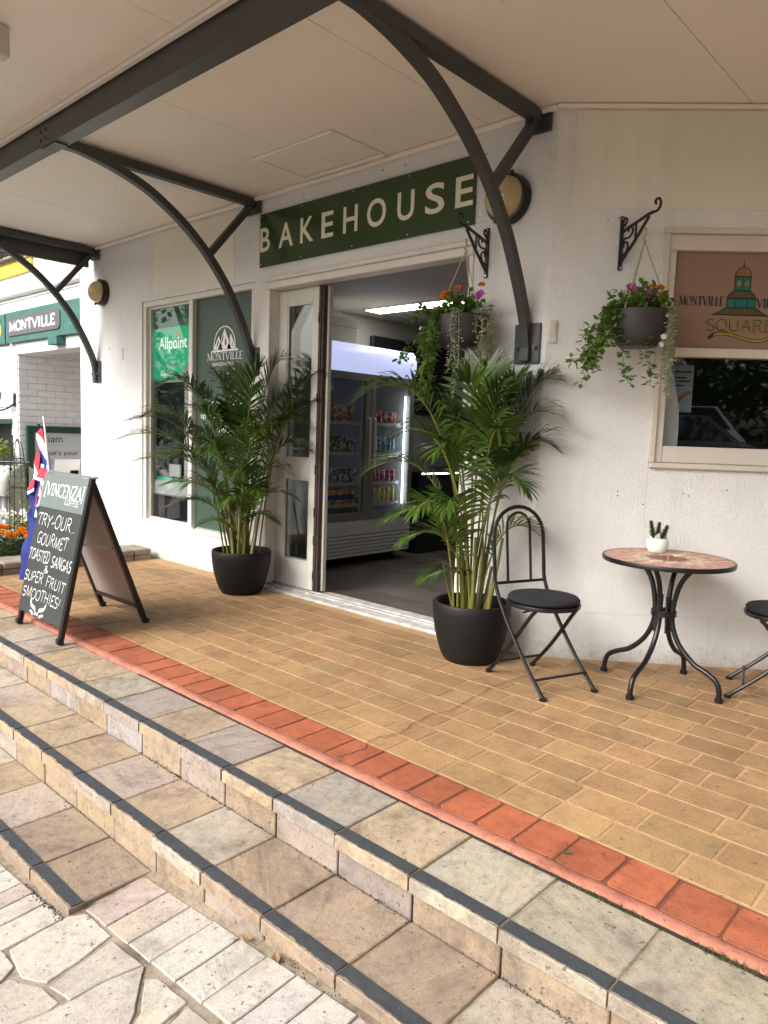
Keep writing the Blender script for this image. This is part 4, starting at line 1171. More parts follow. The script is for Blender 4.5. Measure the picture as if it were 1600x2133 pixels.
basket_bracket((-2.622, 3.7, 2.372), 0, 'black scrolled iron bracket left of the nearest canopy arch, below the sign')
basket_bracket(tuple(toB(0.375, -.007, 2.37)), TH + radians(26), 'black scrolled iron bracket on the angled wall left of the window')

# ================================================================== SANDWICH BOARD
ab = thing('sandwich_board', 'black A-frame chalkboard with handwritten menu on the tan paving', 'sign', (-4.46, 2.06, 0))
F0 = Vector((-4.775, 1.79, 0)); FU = Vector((0.645, 0.0, 0)); FV = Vector((0.0, 0.205, 0.958))
FN = Vector((0, -0.958, 0.205)).normalized()
def fb(u, v, n=0.0): return F0 + FU * u + FV * v + FN * n
B0 = Vector((-4.865, 2.40, 0)); BU = Vector((0.615, 0.0, 0)); BV = Vector((0.05, -0.385, 0.955)); BN = Vector((0, 0.955, 0.385)).normalized()
def bb(u, v, n=0.0): return B0 + BU * u + BV * v + BN * n
def AB(mb, n, m, **k): return mb.build(n, m, ab, world=True, **k)
AB(MB(lambda x, y, z: fb(x, y, z)).box(0.012, 0.965, 0.095, 0.775, 0.004, 0.012), 'chalk_panel', 'chalkboard')
AB(MB(lambda x, y, z: fb(x, y, z)).box(0.012, 0.965, 0.7755, 0.995, 0.004, 0.0125), 'header_panel', 'board_header')
AB(MB(lambda x, y, z: fb(x, y, z)).box(0.012, 0.965, 0.095, 0.985, -0.004, 0.003), 'back_sheet', 'board_back')
AB(MB().bar([fb(0.975, 0.0), fb(0.975, 1.0)], 0.034, 0.026, (1, 0, 0)), 'leg', 'black_metal')
AB(MB().bar([fb(0.020, 0.0, -.012), fb(0.020, 1.0, -.012)], 0.034, 0.026, (1, 0, 0)), 'leg', 'black_metal')
AB(MB().bar([bb(0.975, 0.0), bb(0.975, 1.0)], 0.030, 0.030, (1, 0, 0)), 'leg', 'black_metal')
AB(MB().bar([bb(0.025, 0.0), bb(0.025, 1.0)], 0.030, 0.030, (1, 0, 0)), 'leg', 'black_metal')
AB(MB(lambda x, y, z: bb(x, y, z)).box(0.05, 0.95, 0.135, 0.985, -0.004, 0.006), 'rear_panel', 'board_back')
AB(MB().bar([bb(0.05, 0.125), bb(0.95, 0.125)], 0.026, 0.026, (0, 0, 1)), 'rear_rail', 'black_metal')
AB(MB().bar([fb(0.0, 1.0) + Vector((0, .012, .004)), fb(1.0, 1.0) + Vector((0, .012, .004))], 0.03, 0.012, (0, 1, 0)), 'ridge', 'aluminium')
AB(MB().bar([fb(0.955, 0.60, -.02), bb(0.965, 0.55, -.02)], 0.014, 0.004, (0, 0, 1)), 'stay', 'aluminium')
for q in (fb(0.975, 0.0), fb(0.02, 0.0, -.012), bb(0.975, 0.0), bb(0.025, 0.0)):
    AB(MB().box(q.x - .020, q.x + .020, q.y - .018, q.y + .018, 0.0, 0.035, 0.004), 'foot', 'black_metal')
fp = lambda x, y: fb(x, y, 0.0138)
def chalk(txt, u0, u1, v0, v1, thick=.074, slant=.22, jit=.05, rise=0.0):
    m = MB(); stroke_text(m, txt, u0, u1, v0, v1, fp, thick, thick, False, slant, jit, .08, rise); AB(m, 'chalk_lettering', 'print_white')
m = MB(); stroke_text(m, '[VINCENZA]', .085, .90, .856, .934, fp, .25, .09, True, .10, 0, .06); AB(m, 'header_lettering', 'print_white')
m = MB(); stroke_text(m, 'COFFEE', .56, .84, .815, .848, fp, .24, .10, True, .15); AB(m, 'header_lettering', 'print_white')
chalk('TRY-OUR...', .05, .88, .655, .735)
chalk('GOURMET', .13, .78, .540, .615)
chalk('TOASTED', .01, .47, .432, .500, .085); chalk('SANGAS', .53, .94, .420, .490, .085)
chalk('&', .40, .50, .372, .412, .14)
chalk('SUPER', .01, .42, .295, .360, .085); chalk('FRUIT', .50, .90, .292, .357, .085)
chalk('SMOOTHIES!', .04, .86, .193, .258, .08)
m = MB()
for sgn in (-1, 1):
    for i, (dx, dy, an, L) in enumerate(((.045, .0, 62, .055), (.085, .012, 50, .06), (.125, .025, 38, .065), (.165, .045, 62, .060), (.03, -.03, 100, .035), (.07, -.028, 15, .05), (.115, -.012, 8, .05))):
        bx, by = .43 + sgn * dx * .85, .121 + dy * .7; L *= .78
        a = radians(an if sgn > 0 else 180 - an); k = 1.5
        ex, ey = cos(a) * k, sin(a); wx, wy = -sin(a) * k, cos(a)
        poly_print(m, [(bx, by), (bx + ex * L * .4 - wx * .010, by + ey * L * .4 - wy * .010), (bx + ex * L, by + ey * L), (bx + ex * L * .4 + wx * .011, by + ey * L * .4 + wy * .011)], fp)
AB(m, 'chalk_laurel', 'print_white')

# ================================================================== FLAG
fg = thing('flag', 'blue flag with red and white crosses drooping from a white pole behind the chalkboard', 'flag', (-4.85, 2.06, 0))
def fy(x, z): return 2.062 + 0.012 * sin(x * 55 + z * 9) + 0.01 * sin(z * 14)
FL = [(-4.961, 1.25), (-5.026, 1.203), (-5.057, 1.149), (-5.077, 1.081), (-5.109, 1.001), (-5.149, 0.90), (-5.18, 0.811), (-5.219, 0.714), (-5.262, 0.628), (-5.297, 0.525), (-5.343, 0.402), (-5.384, 0.303), (-5.439, 0.137)]
FR = [(-4.953, 1.25), (-4.943, 1.188), (-4.932, 1.118), (-4.924, 0.999), (-4.922, 0.94), (-4.925, 0.90), (-4.945, 0.84), (-4.985, 0.733), (-5.03, 0.645), (-5.08, 0.55), (-5.14, 0.42), (-5.20, 0.31), (-5.27, 0.165)]
m = MB(); L = crv([(x, 0, z) for x, z in FL], 4); Rr = crv([(x, 0, z) for x, z in FR], 4)
for i in range(len(L)):
    for j in range(7):
        p = L[i].lerp(Rr[i], j / 6); m.v.append((p.x, fy(p.x, p.z) + .006 * sin(j * 1.6 + i * .2), p.z))
for i in range(len(L) - 1):
    for j in range(6): m.f.append((i * 7 + j, i * 7 + j + 1, i * 7 + j + 8, i * 7 + j + 7))
m.build('cloth', 'flag_blue', fg, world=True, smooth=True)
FP = dict(
 red=[[(-4.978, 1.24), (-4.954, 1.221), (-4.942, 1.134), (-4.975, 1.173), (-5.008, 1.208)], [(-5.061, 1.093), (-5.052, 1.045), (-5.057, 0.977), (-5.061, 0.936), (-5.086, 0.976), (-5.103, 1.001), (-5.083, 1.063)], [(-5.051, 0.973), (-4.934, 0.965), (-4.93, 0.9), (-5.065, 0.907), (-5.062, 0.931)], [(-5.075, 0.899), (-5.068, 0.835), (-5.18, 0.807), (-5.158, 0.877)], [(-4.986, 0.865), (-4.973, 0.862), (-5.053, 0.705), (-5.118, 0.65), (-5.112, 0.671), (-5.072, 0.711)]],
 white=[[(-5.014, 1.206), (-4.975, 1.171), (-4.943, 1.105), (-4.937, 1.032), (-4.96, 1.031), (-5.006, 1.12), (-5.032, 1.179)], [(-5.05, 0.997), (-4.942, 0.991), (-4.936, 0.967), (-5.051, 0.975)], [(-5.109, 1.004), (-5.062, 0.928), (-5.075, 0.891), (-5.153, 0.881), (-5.123, 0.939)], [(-5.065, 0.905), (-4.93, 0.898), (-4.944, 0.872), (-4.995, 0.88), (-5.075, 0.891)], [(-5.068, 0.835), (-5.073, 0.811), (-5.176, 0.779), (-5.184, 0.798)], [(-4.972, 0.882), (-4.94, 0.874), (-5.015, 0.724), (-5.059, 0.696), (-5.076, 0.624), (-5.133, 0.627), (-5.101, 0.704)]])
for col, off in (('white', .014), ('red', .018)):
    for pl_ in FP[col]:
        MB().add([(x, fy(x, z) - off, z) for x, z in pl_], [tuple(range(len(pl_)))]).build('cross_stripe', 'flag_' + col, fg, world=True)
MB().tube([(-4.965, 2.055, 1.315), (-4.898, 2.06, 0.938), (-4.83, 2.075, 0.55)], [.006, .008, .008], 8).build('pole', 'ceramic_white', fg, world=True, smooth=True)

# ================================================================== TABLE AND CHAIRS
tb = thing('bistro_table', 'round mosaic topped bistro table on four curved black legs', 'table', (-1.44, 3.775, 0))
TR, TZ = 0.326, 0.690
MB().lathe([(0.0, TZ - .020), (TR - .012, TZ - .020), (TR, TZ - .022), (TR + .003, TZ - .010), (TR, TZ + .001), (TR - .008, TZ + .002), (TR - .009, TZ - .002)], 56).build('rim', 'black_metal', tb, smooth=True)
MB().lathe([(TR - .010, TZ - .019), (TR - .010, TZ - .002), (0.0, TZ - .002)], 56).build('mortar_bed', 'mosaic_grout', tb)
rings = [(.316, .282, 40, (0.675, 0.344, 0.250), (0.550, 0.213, 0.156)), (.279, .245, 36, (0.500, 0.194, 0.144), (0.650, 0.388, 0.275)), (.242, .210, 32, (0.675, 0.375, 0.275), (0.525, 0.213, 0.156)), (.207, .176, 28, (0.550, 0.237, 0.175), (0.700, 0.500, 0.350)), (.173, .144, 24, (0.700, 0.600, 0.425), (0.700, 0.525, 0.362)), (.141, .112, 20, (0.425, 0.200, 0.150), (0.700, 0.625, 0.463))]
for r1, r0, n, ca, cb in rings:
    for i in range(n):
        off = .5 * (rings.index((r1, r0, n, ca, cb)) % 2)
        a0, a1 = 2 * pi * (i + off) / n, 2 * pi * (i + off + 1) / n
        ga = .0022 / r1; f = random.uniform(.85, 1.12)
        poly = [(r0 * cos(a0 + ga), r0 * sin(a0 + ga)), (r1 * cos(a0 + ga), r1 * sin(a0 + ga)), (r1 * cos((a0 + a1) / 2), r1 * sin((a0 + a1) / 2)), (r1 * cos(a1 - ga), r1 * sin(a1 - ga)), (r0 * cos(a1 - ga), r0 * sin(a1 - ga))]
        c = ca if i % 2 else cb
        MB().prism(poly, TZ - .004, TZ + random.uniform(0, .0007)).build('mosaic_tile', 'mosaic', tb, color=[f * (.72 * a + .28 * b) for a, b in zip(c, (.46, .40, .34))])
for i in range(16):
    a0 = 2 * pi * i / 16; a1 = a0 + 2 * pi / 16; am = (a0 + a1) / 2; f = random.uniform(.9, 1.1)
    MB().prism([(.012 * cos(am), .012 * sin(am)), (.078 * cos(a0 + .02), .078 * sin(a0 + .02)), (.109 * cos(am), .109 * sin(am)), (.078 * cos(a1 - .02), .078 * sin(a1 - .02))], TZ - .004, TZ + .0003).build('mosaic_tile', 'mosaic', tb, color=(.24 * f, .085 * f, .055 * f))
LP = [(.175, .667), (.130, .640), (.080, .570), (.055, .480), (.047, .400), (.055, .330), (.095, .245), (.170, .170), (.245, .135), (.292, .105), (.311, .060), (.314, .008)]
lsrc = MB().tube(crv([(r, 0, z) for r, z in LP], 5), .0135, 10).build('leg', 'black_metal', tb, smooth=True)
fsrc = MB().tube([(.314, 0, 0), (.314, 0, .024)], .020, 12).build('foot_cap', 'black_metal', lsrc, smooth=True)
for k in range(4):
    a = radians(-3 + 90 * k)
    if k == 0: lsrc.rotation_euler = (0, 0, a); continue
    o = reuse(lsrc, tb, rot=(0, 0, a)); reuse(fsrc, o)
MB().lathe([(.030, .385), (.064, .385), (.064, .415), (.030, .415)], 20).build('leg_clamp', 'black_metal', tb, smooth=True)
for k in range(4):
    a = radians(42 + 90 * k); MB().tube([(.045 * cos(a), .045 * sin(a), .30), (.030 * cos(a), .030 * sin(a), .49)], .006, 6).build('tie_rod', 'black_metal', tb)
MB().bar([(-.17, 0, .664), (.17, 0, .664)], .03, .008, (0, 1, 0)).bar([(0, -.17, .664), (0, .17, .664)], .03, .0075, (1, 0, 0)).build('top_spider', 'black_metal', tb)

ch = thing('bistro_chair', 'black folding bistro chair with round cushion beside the big right palm pot', 'chair', (-1.905, 3.345, 0), radians(-19.5), 'black folding bistro chairs')
hw = .168
# back hoop: runs from the top arch down past the seat to the front feet
for sgn in (-1, 1):
    MB().tube(crv([(-.215, sgn * hw, .62), (-.195, sgn * hw, .50), (-.10, sgn * hw, .35), (.08, sgn * hw, .15), (.232, sgn * hw, .012)], 4), .0105, 8).build('leg', 'black_metal', ch, smooth=True)
arcp = [(-.215 - .035 * (z - .62) / .28, y, z) for y, z in [(-hw, .62), (-hw, .72)] + [(-hw * cos(a), .755 + .155 * sin(a)) for a in [pi * i / 14 for i in range(15)]] + [(hw, .72), (hw, .62)]]
MB().tube(arcp, .0105, 8).build('back_hoop', 'black_metal', ch, smooth=True)
iw = .078
inn = [(-.205 - .045 * (z - .50) / .38, y, z) for y, z in [(-iw, .505), (-iw, .70)] + [(-iw * cos(a), .80 + .078 * sin(a)) for a in [pi * i / 10 for i in range(11)]] + [(iw, .70), (iw, .505)]]
MB().tube(inn, .0075, 8).build('inner_hoop', 'black_metal', ch, smooth=True)
MB().bar([(-.200, -hw, .505), (-.200, hw, .505)], .010, .014, (1, 0, 0)).build('back_rail', 'black_metal', ch)
for sgn in (-1, 1):
    MB().tube(crv([(.112, sgn * (hw - .024), .420), (.070, sgn * (hw - .022), .375), (-.09, sgn * (hw - .018), .17), (-.238, sgn * (hw - .016), .012)], 4), .0105, 8).build('leg', 'black_metal', ch, smooth=True)
for x, w in ((.232, hw), (-.238, hw - .016)):
    for sgn in (-1, 1): MB().tube([(x, sgn * w, 0), (x, sgn * w, .018)], .018, 10).build('foot_cap', 'black_metal', ch, smooth=True)
MB().tube([(.165, -hw, .085), (.165, hw, .085)], .007, 8).build('stretcher', 'black_metal', ch)
MB().tube([(-.165, -hw + .018, .085), (-.165, hw - .018, .085)], .007, 8).build('stretcher', 'black_metal', ch)
MB().lathe([(.150, .420), (.190, .420), (.192, .432), (.190, .440), (.180, .440), (.178, .430), (.150, .430)], 40).build('seat_ring', 'black_metal', ch, smooth=True)
sp_ = MB()
for i in range(-4, 5):
    w_ = sqrt(max(0, .178 ** 2 - (i * .04) ** 2)); sp_.box(-w_, w_, i * .04 - .012, i * .04 + .012, .430, .436)
o = sp_.build('seat_slats', 'black_metal', ch); o['kind'] = 'stuff'
cpr = [(0.0, .441)] + [(.172, .441), (.184, .449), (.186, .458), (.178, .468), (.150, .474), (.08, .478), (.0, .479)]
MB().lathe(cpr, 48).build('cushion', 'cushion', ch, smooth=True, angle=60)
for z0 in (0,):
    MB().bar(crv([(.02, -hw + .02, .395), (.03, -.08, .405), (.03, .08, .405), (.02, hw - .02, .395)], 3), .012, .006, (1, 0, 0)).build('seat_support', 'black_metal', ch)
copy_thing(ch, (-0.945, 4.10, 0), radians(196), 'black folding bistro chair cut off by the right edge of the photo', 'black folding bistro chairs')

# potted artificial plant on the table
PX, PY = -1.552, 3.902
vp = thing('pot_plant', 'small white ceramic pot with little succulents on the mosaic table', 'plant', (PX, PY, TZ + .002))
MB().lathe([(a * 1.12, b * 1.12 if b < .05 else b * 1.14) for a, b in [(0, 0), (.032, 0), (.040, .004), (.050, .025), (.052, .048), (.049, .066), (.047, .070), (.044, .069), (.044, .060), (0, .060)]], 36).build('pot', 'ceramic_white', vp, smooth=True, angle=60)
MB().lathe([(.049, .070), (0, .071)], 20).build('soil', 'soil', vp)
def spike(base, tip, n, L, name, mat):
    m = MB(); b, t = Vector(base), Vector(tip); ax = (t - b).normalized(); u = ax.orthogonal().normalized(); v = ax.cross(u)
    m.tube([b, t], .0022, 5)
    for i in range(n):
        q = i / n; p = b.lerp(t, .15 + .85 * q); a = i * 2.4
        d = (u * cos(a) + v * sin(a)) * .8 + ax * .75; d.normalize()
        l = L * (1 - .5 * q); w = ax.cross(d).normalized() * .0034
        m.add([p - w, p + w, p + d * l * .6 + w * .8, p + d * l, p + d * l * .6 - w * .8], [(0, 1, 2, 3, 4)])
    m.build(name, mat, vp)
spike((-.018, .0, .06), (-.042, .0, .162), 110, .036, 'sprig', 'dark_leaf'); spike((-.008, .008, .06), (.0, .012, .158), 110, .036, 'sprig', 'dark_leaf'); spike((.015, .0, .06), (.045, .008, .145), 110, .036, 'sprig', 'dark_leaf')
def sleaf(b, t, w, name, mat, th=.004):
    b, t = Vector(b), Vector(t); ax = (t - b); s = ax.cross(Vector((.4, -.9, .2))).normalized() * w; up = ax.cross(s).normalized() * th
    m = MB(); m.add([b, b + ax * .45 + s, t, b + ax * .45 - s, b + ax * .45 + up], [(0, 1, 4), (1, 2, 4), (2, 3, 4), (3, 0, 4)]); m.add([b, b + ax * .45 + s, t, b + ax * .45 - s, b + ax * .45 - up], [(1, 0, 4), (2, 1, 4), (3, 2, 4), (0, 3, 4)])
    m.build(name, mat, vp, smooth=True, angle=70)
sleaf((.0, -.02, .062), (.022, -.035, .112), .016, 'white_leaf', 'white_petal'); sleaf((-.01, -.02, .062), (-.045, -.03, .098), .007, 'white_leaf', 'white_petal'); sleaf((-.012, -.015, .062), (-.02, -.03, .075), .008, 'white_leaf', 'white_petal')
for i in range(9):
    a = i * .7; sleaf((.03, -.005, .06), (.03 + .022 * cos(a), -.008 + .02 * sin(a), .105 - .004 * i), .010, 'succulent_leaf', 'basket_leaf')

# ================================================================== ATM behind the display glass
at = thing('atm', 'grey cash machine under a green Allpoint panel behind the left window pane', 'cash machine', (-6.25, 3.9, 0.3))
Y0 = 3.845
def AT(mb, n, m, **k): return mb.build(n, m, at, world=True, **k)
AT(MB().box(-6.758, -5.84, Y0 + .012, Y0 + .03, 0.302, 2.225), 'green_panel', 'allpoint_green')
sur = MB()
# grey surround with a slightly arched head
top = [(-6.69 + .80 * i / 12, 1.815 + .045 * sin(pi * i / 12)) for i in range(13)]
sur.add([(x, Y0 - .02, z) for x, z in top] + [(x, Y0 - .02, 1.70) for x, z in top] + [(x, Y0 + .012, z) for x, z in top], [(i, 13 + i, 14 + i, 1 + i) for i in range(12)] + [(26 + i, i, i + 1, 27 + i) for i in range(12)])
sur.box(-6.69, -6.62, Y0 - .02, Y0 + .011, 0.75, 1.6995).box(-6.09, -5.89, Y0 - .02, Y0 + .011, 0.75, 1.6995)
AT(sur, 'surround', 'atm_grey')
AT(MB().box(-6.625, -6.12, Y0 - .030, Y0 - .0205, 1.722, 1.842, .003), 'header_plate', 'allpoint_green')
f1 = lambda x, y: (x, Y0 - .0315, y); f2 = lambda x, y: (x, Y0 + .0105, y)
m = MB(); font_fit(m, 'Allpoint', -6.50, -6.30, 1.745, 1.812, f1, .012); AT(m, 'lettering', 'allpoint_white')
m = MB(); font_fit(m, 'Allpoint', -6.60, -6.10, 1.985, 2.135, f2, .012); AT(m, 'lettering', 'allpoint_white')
m = MB(); poly_print(m, [(-6.36, 1.815), (-6.335, 1.812), (-6.325, 1.832), (-6.345, 1.842)], f1); AT(m, 'spark_emblem', 'print_yellow')
m = MB(); poly_print(m, [(-6.30, 2.125), (-6.25, 2.115), (-6.235, 2.165), (-6.28, 2.19)], f2); AT(m, 'spark_emblem', 'print_yellow')
AT(MB().box(-6.6195, -6.0905, Y0 + .002, Y0 + .011, 0.78, 1.6995), 'recess', 'atm_dark')
tray = MB().box(-6.69, -5.89, Y0 - .045, Y0 + .011, 0.60, 0.7495, .018)
AT(tray, 'shelf_tray', 'atm_grey')
AT(MB().box(-6.30, -6.10, Y0 - .052, Y0 - .0455, 0.80, 0.92, .01), 'keypad', 'atm_grey')
AT(MB().box(-6.74, -5.87, Y0 - .005, Y0 + .011, 0.305, 0.5985), 'lower_cabinet', 'atm_dark')

# ================================================================== SHOP FITTINGS
fr = thing('drinks_fridge', 'two door glass drinks fridge with a glowing lavender header inside the shop', 'fridge', (-5.18, 5.07, 0.012))
XF = -4.85
def FRG(mb, n, m, p=None, **k): return mb.build(n, m, p or fr, world=True, **k)
FRG(MB().box(-5.55, -5.53, 4.44, 5.71, 0.09, 2.10).box(-5.5295, XF - .05, 4.44, 4.475, 0.09, 2.10).box(-5.5295, XF - .05, 5.675, 5.71, 0.09, 2.10).box(-5.5295, XF - .05, 4.4755, 5.6745, 1.84, 2.10).box(-5.5295, XF - .05, 4.4755, 5.6745, 0.09, 0.44), 'cabinet', 'fridge_white')
FRG(MB().box(-5.5285, -5.50, 4.476, 5.674, 0.441, 1.839), 'inner_lining', 'fridge_inside')
hd = MB(); n = 8
pr = [(XF - .048 + .055 * sin(pi * i / n) ** .6, 1.842 + .258 * i / n) for i in range(n + 1)]
hd.add([(x, 4.44, z) for x, z in pr] + [(x, 5.71, z) for x, z in pr], [(i, n + 1 + i, n + 2 + i, i + 1) for i in range(n)] + [tuple(range(n, -1, -1)), tuple(n + 1 + i for i in range(n + 1))])
FRG(hd, 'lit_header', 'lightbox', smooth=True)
for y0, y1 in ((4.445, 5.070), (5.080, 5.705)):
    d = FRG(MB().box(XF - .045, XF, y0, y1, 1.765, 1.836, .004).box(XF - .045, XF, y0, y1, 0.452, 0.525, .004).box(XF - .045, XF, y0, y0 + .06, 0.5255, 1.7645, .004).box(XF - .045, XF, y1 - .06, y1, 0.5255, 1.7645, .004), 'fridge_door', 'fridge_grey')
    FRG(MB().box(XF - .025, XF - .018, y0 + .061, y1 - .061, 0.526, 1.764), 'door_glass', 'glass_dark', d)
    hy = y1 - .03 if y0 < 4.6 else y0 + .03
    FRG(MB().tube([(XF + .012, hy, .95), (XF + .03, hy, .98), (XF + .03, hy, 1.40), (XF + .012, hy, 1.43)], .009, 6), 'door_handle', 'fridge_white', d)
FRG(MB().box(XF - .060, XF - .048, 5.0, 5.065, .53, 1.76), 'light_pillar', 'fridge_white')
FRG(MB().box(XF - .058, XF - .048, 5.616, 5.628, .58, 1.66), 'led_strip', 'led')
SH = [1.375, 1.088, .797, .588]
for z in SH:
    for a, b in ((4.478, 5.05), (5.09, 5.605)):
        FRG(MB().box(-5.49, XF - .10, a, b, z - .016, z - .001).box(XF - .0995, XF - .09, a, b, z - .02, z + .012), 'shelf', 'shelf_wire')
FRG(MB().box(XF - .05, XF - .004, 4.44, 5.71, .31, .449, .004), 'kick_panel', 'fridge_white')
for i in range(6):
    FRG(MB(lambda x, y, z: (x, y, z)).box(XF - .03, XF - .002 + 0, 4.445, 5.705, .105 + i * .034, .131 + i * .034, .004), 'grille_slat', 'fridge_white')
FRG(MB().box(XF - .049, XF - .035, 4.44, 5.71, .09, .309), 'grille_backing', 'counter_dark')
for x in (-5.45, -4.95):
    for y in (4.55, 5.52):
        FRG(MB().tube([(x, y - .014, .05), (x, y + .014, .05)], .038, 14).box(x - .02, x + .02, y - .02, y + .02, .0885, .0895), 'caster', 'tyre')
# cans, each one a thing
def can_src(r, h):
    t = thing('drink_can', '', 'can', (0, 0, 0))
    MB().lathe([(0, 0), (r * .8, 0), (r, r * .25), (r, h - r * .45), (r * .82, h - .004)], 16).build('body', 'can_metal', t, smooth=True)
    MB().lathe([(r * .82, h - .004), (r * .84, h), (r * .78, h), (r * .76, h - .004), (0, h - .004)], 16).build('lid', 'can_lid', t, smooth=True)
    return t
CK = {'tall': can_src(.031, .165), 'slim': can_src(.028, .145), 'std': can_src(.033, .122)}
used = {}
ORD = ['leftmost', 'second', 'third', 'fourth', 'fifth', 'sixth', 'seventh', 'eighth', 'ninth']
def cans(kind, y, z, n, pitch, col, label, group, band=None):
    for i in range(n):
        src = CK[kind]; f = random.uniform(.85, 1.1)
        loc = (XF - .14 + random.uniform(-.01, .01), y + i * pitch, z)
        lb = (ORD[i] if i < n - 1 or n == 1 else 'rightmost') + ' ' + label
        if not used.get(kind):
            used[kind] = 1; c = src; c.location = loc; c['label'] = lb; c['group'] = group
        else: c = copy_thing(src, loc, random.uniform(0, 6), lb, group)
        for chd in c.children:
            if chd.name.startswith('body'): chd.color = (min(1, col[0] * f * 1.5), min(1, col[1] * f * 1.5), min(1, col[2] * f * 1.5), 1)
        if band: MB().lathe([(.0288, .05), (.0290, .052), (.0290, .10), (.0288, .102)], 14).build('label_band', band, c)
cans('tall', 4.515, SH[0], 7, .071, (.38, .13, .14), 'tall dusky red can on the top shelf, left fridge door', 'red cans on the top fridge shelf')
cans('std', 4.50, SH[1], 3, .072, (.45, .03, .04), 'short bright red can at the left of the second fridge shelf', 'bright red cans on the second fridge shelf')
cans('tall', 4.715, SH[1], 3, .074, (.06, .075, .045), 'tall black and green can in the middle of the second fridge shelf', 'black and green cans on the second fridge shelf')
cans('std', 4.94, SH[1], 2, .070, (.04, .04, .16), 'short navy can at the right of the second fridge shelf', 'navy cans on the second fridge shelf')
cans('slim', 4.50, SH[2], 9, .060, (.05, .08, .20), 'slim dark blue can on the third shelf behind the left fridge door', 'dark blue cans on the third fridge shelf')
cans('slim', 4.50, SH[3], 9, .060, (.65, .20, .02), 'orange can with a blue band on the bottom shelf behind the left fridge door', 'orange cans on the bottom fridge shelf', 'print_blue')
cans('std', 5.13, SH[0], 7, .069, (.42, .03, .05), 'short red can on the top shelf behind the right fridge door', 'red cans behind the right fridge door')
cans('tall', 5.13, SH[1], 7, .069, (.10, .22, .38), 'tall pale blue can on the second shelf behind the right fridge door', 'blue cans behind the right fridge door')
cans('std', 5.13, SH[2], 7, .069, (.40, .04, .11), 'short crimson can on the third shelf behind the right fridge door', 'crimson cans behind the right fridge door')
cans('tall', 5.13, SH[3], 7, .069, (.52, .40, .04), 'tall yellow can on the bottom shelf behind the right fridge door', 'yellow cans behind the right fridge door')
bx = thing('carton', 'white carton with a shallow lid standing on top of the fridge', 'box', (-5.25, 4.72, 2.10))
MB().box(-5.50, -5.0, 4.46, 5.00, 2.102, 2.26, .004).build('carton_body', 'carton_white', bx, world=True)
MB().box(-5.51, -4.99, 4.45, 5.03, 2.2605, 2.34, .004).build('carton_lid', 'carton_white', bx, world=True)
ct = thing('shop_counter', 'dark shop counter with a thin bright edge behind the right palm', 'counter', (-5.3, 6.6, 0.012))
MB().box(-5.74, -4.95, 5.95, 7.6, .013, .86, .004).build('counter_body', 'counter_dark', ct, world=True)
MB().box(-5.74, -4.90, 5.92, 7.63, .8605, .895, .004).build('counter_top', 'counter_dark', ct, world=True)
MB().box(-4.8995, -4.895, 5.93, 6.9, .868, .882).build('lit_edge', 'led', ct, world=True)
mb_ = thing('menu_screen', 'black menu screen high on the shop wall beyond the fridge', 'screen', (-5.74, 6.4, 1.9))
MB().box(-5.749, -5.70, 5.95, 7.4, 1.55, 2.36, .006).build('bezel', 'counter_dark', mb_, world=True)
MB().box(-5.6995, -5.697, 5.98, 7.37, 1.58, 2.33).build('display', 'car_glass', mb_, world=True)
# things seen through the angled wall's window
wb_ = thing('feather_banner', 'white feather banner hanging behind the lower window pane', 'banner', tuple(toB(.73, .35, 1.2)))
m = MB(toB)
pts_ = [(.715, 1.05), (.80, 1.05), (.805, 1.35), (.80, 1.50), (.775, 1.58), (.755, 1.68), (.735, 1.70), (.72, 1.5)]
m.add([(s, .12 + .008 * sin(z * 30), z) for s, z in pts_] + [(s, .126 + .008 * sin(z * 30), z) for s, z in pts_], [tuple(range(8)), tuple(range(15, 7, -1))] + [(i, (i + 1) % 8, 8 + (i + 1) % 8, 8 + i) for i in range(8)])
m.build('banner_cloth', 'banner_white', wb_, world=True)
MB().tube([toB(.712, .123, .9), toB(.712, .123, 1.74)], .006, 6).build('banner_pole', 'aluminium', wb_, world=True)
ps = thing('wall_poster', 'blue grey poster behind the feather banner in the lower window pane', 'poster', tuple(toB(.80, .6, 1.5)))
MB(toB).box(.70, .90, .22, .226, 1.47, 1.745).build('sheet', 'poster_blue', ps, world=True)
m = MB(toB)
for z, w in ((1.70, .14), (1.665, .10), (1.645, .13), (1.62, .08)):
    m.add([(.79, .218, z), (.79 + w * .7, .218, z), (.79 + w * .7, .218, z + .009), (.79, .218, z + .009)], [(0, 1, 2, 3)])
m.build('print_lines', 'print_black', ps, world=True)['kind'] = 'stuff'
m = MB(); ribbon(m, [(.80, 1.53), (.83, 1.545), (.86, 1.575), (.89, 1.59)], lambda a, b: .02, lambda x, y: toB(x, .218, y)); m.build('print_swoosh', 'print_ochre', ps, world=True)
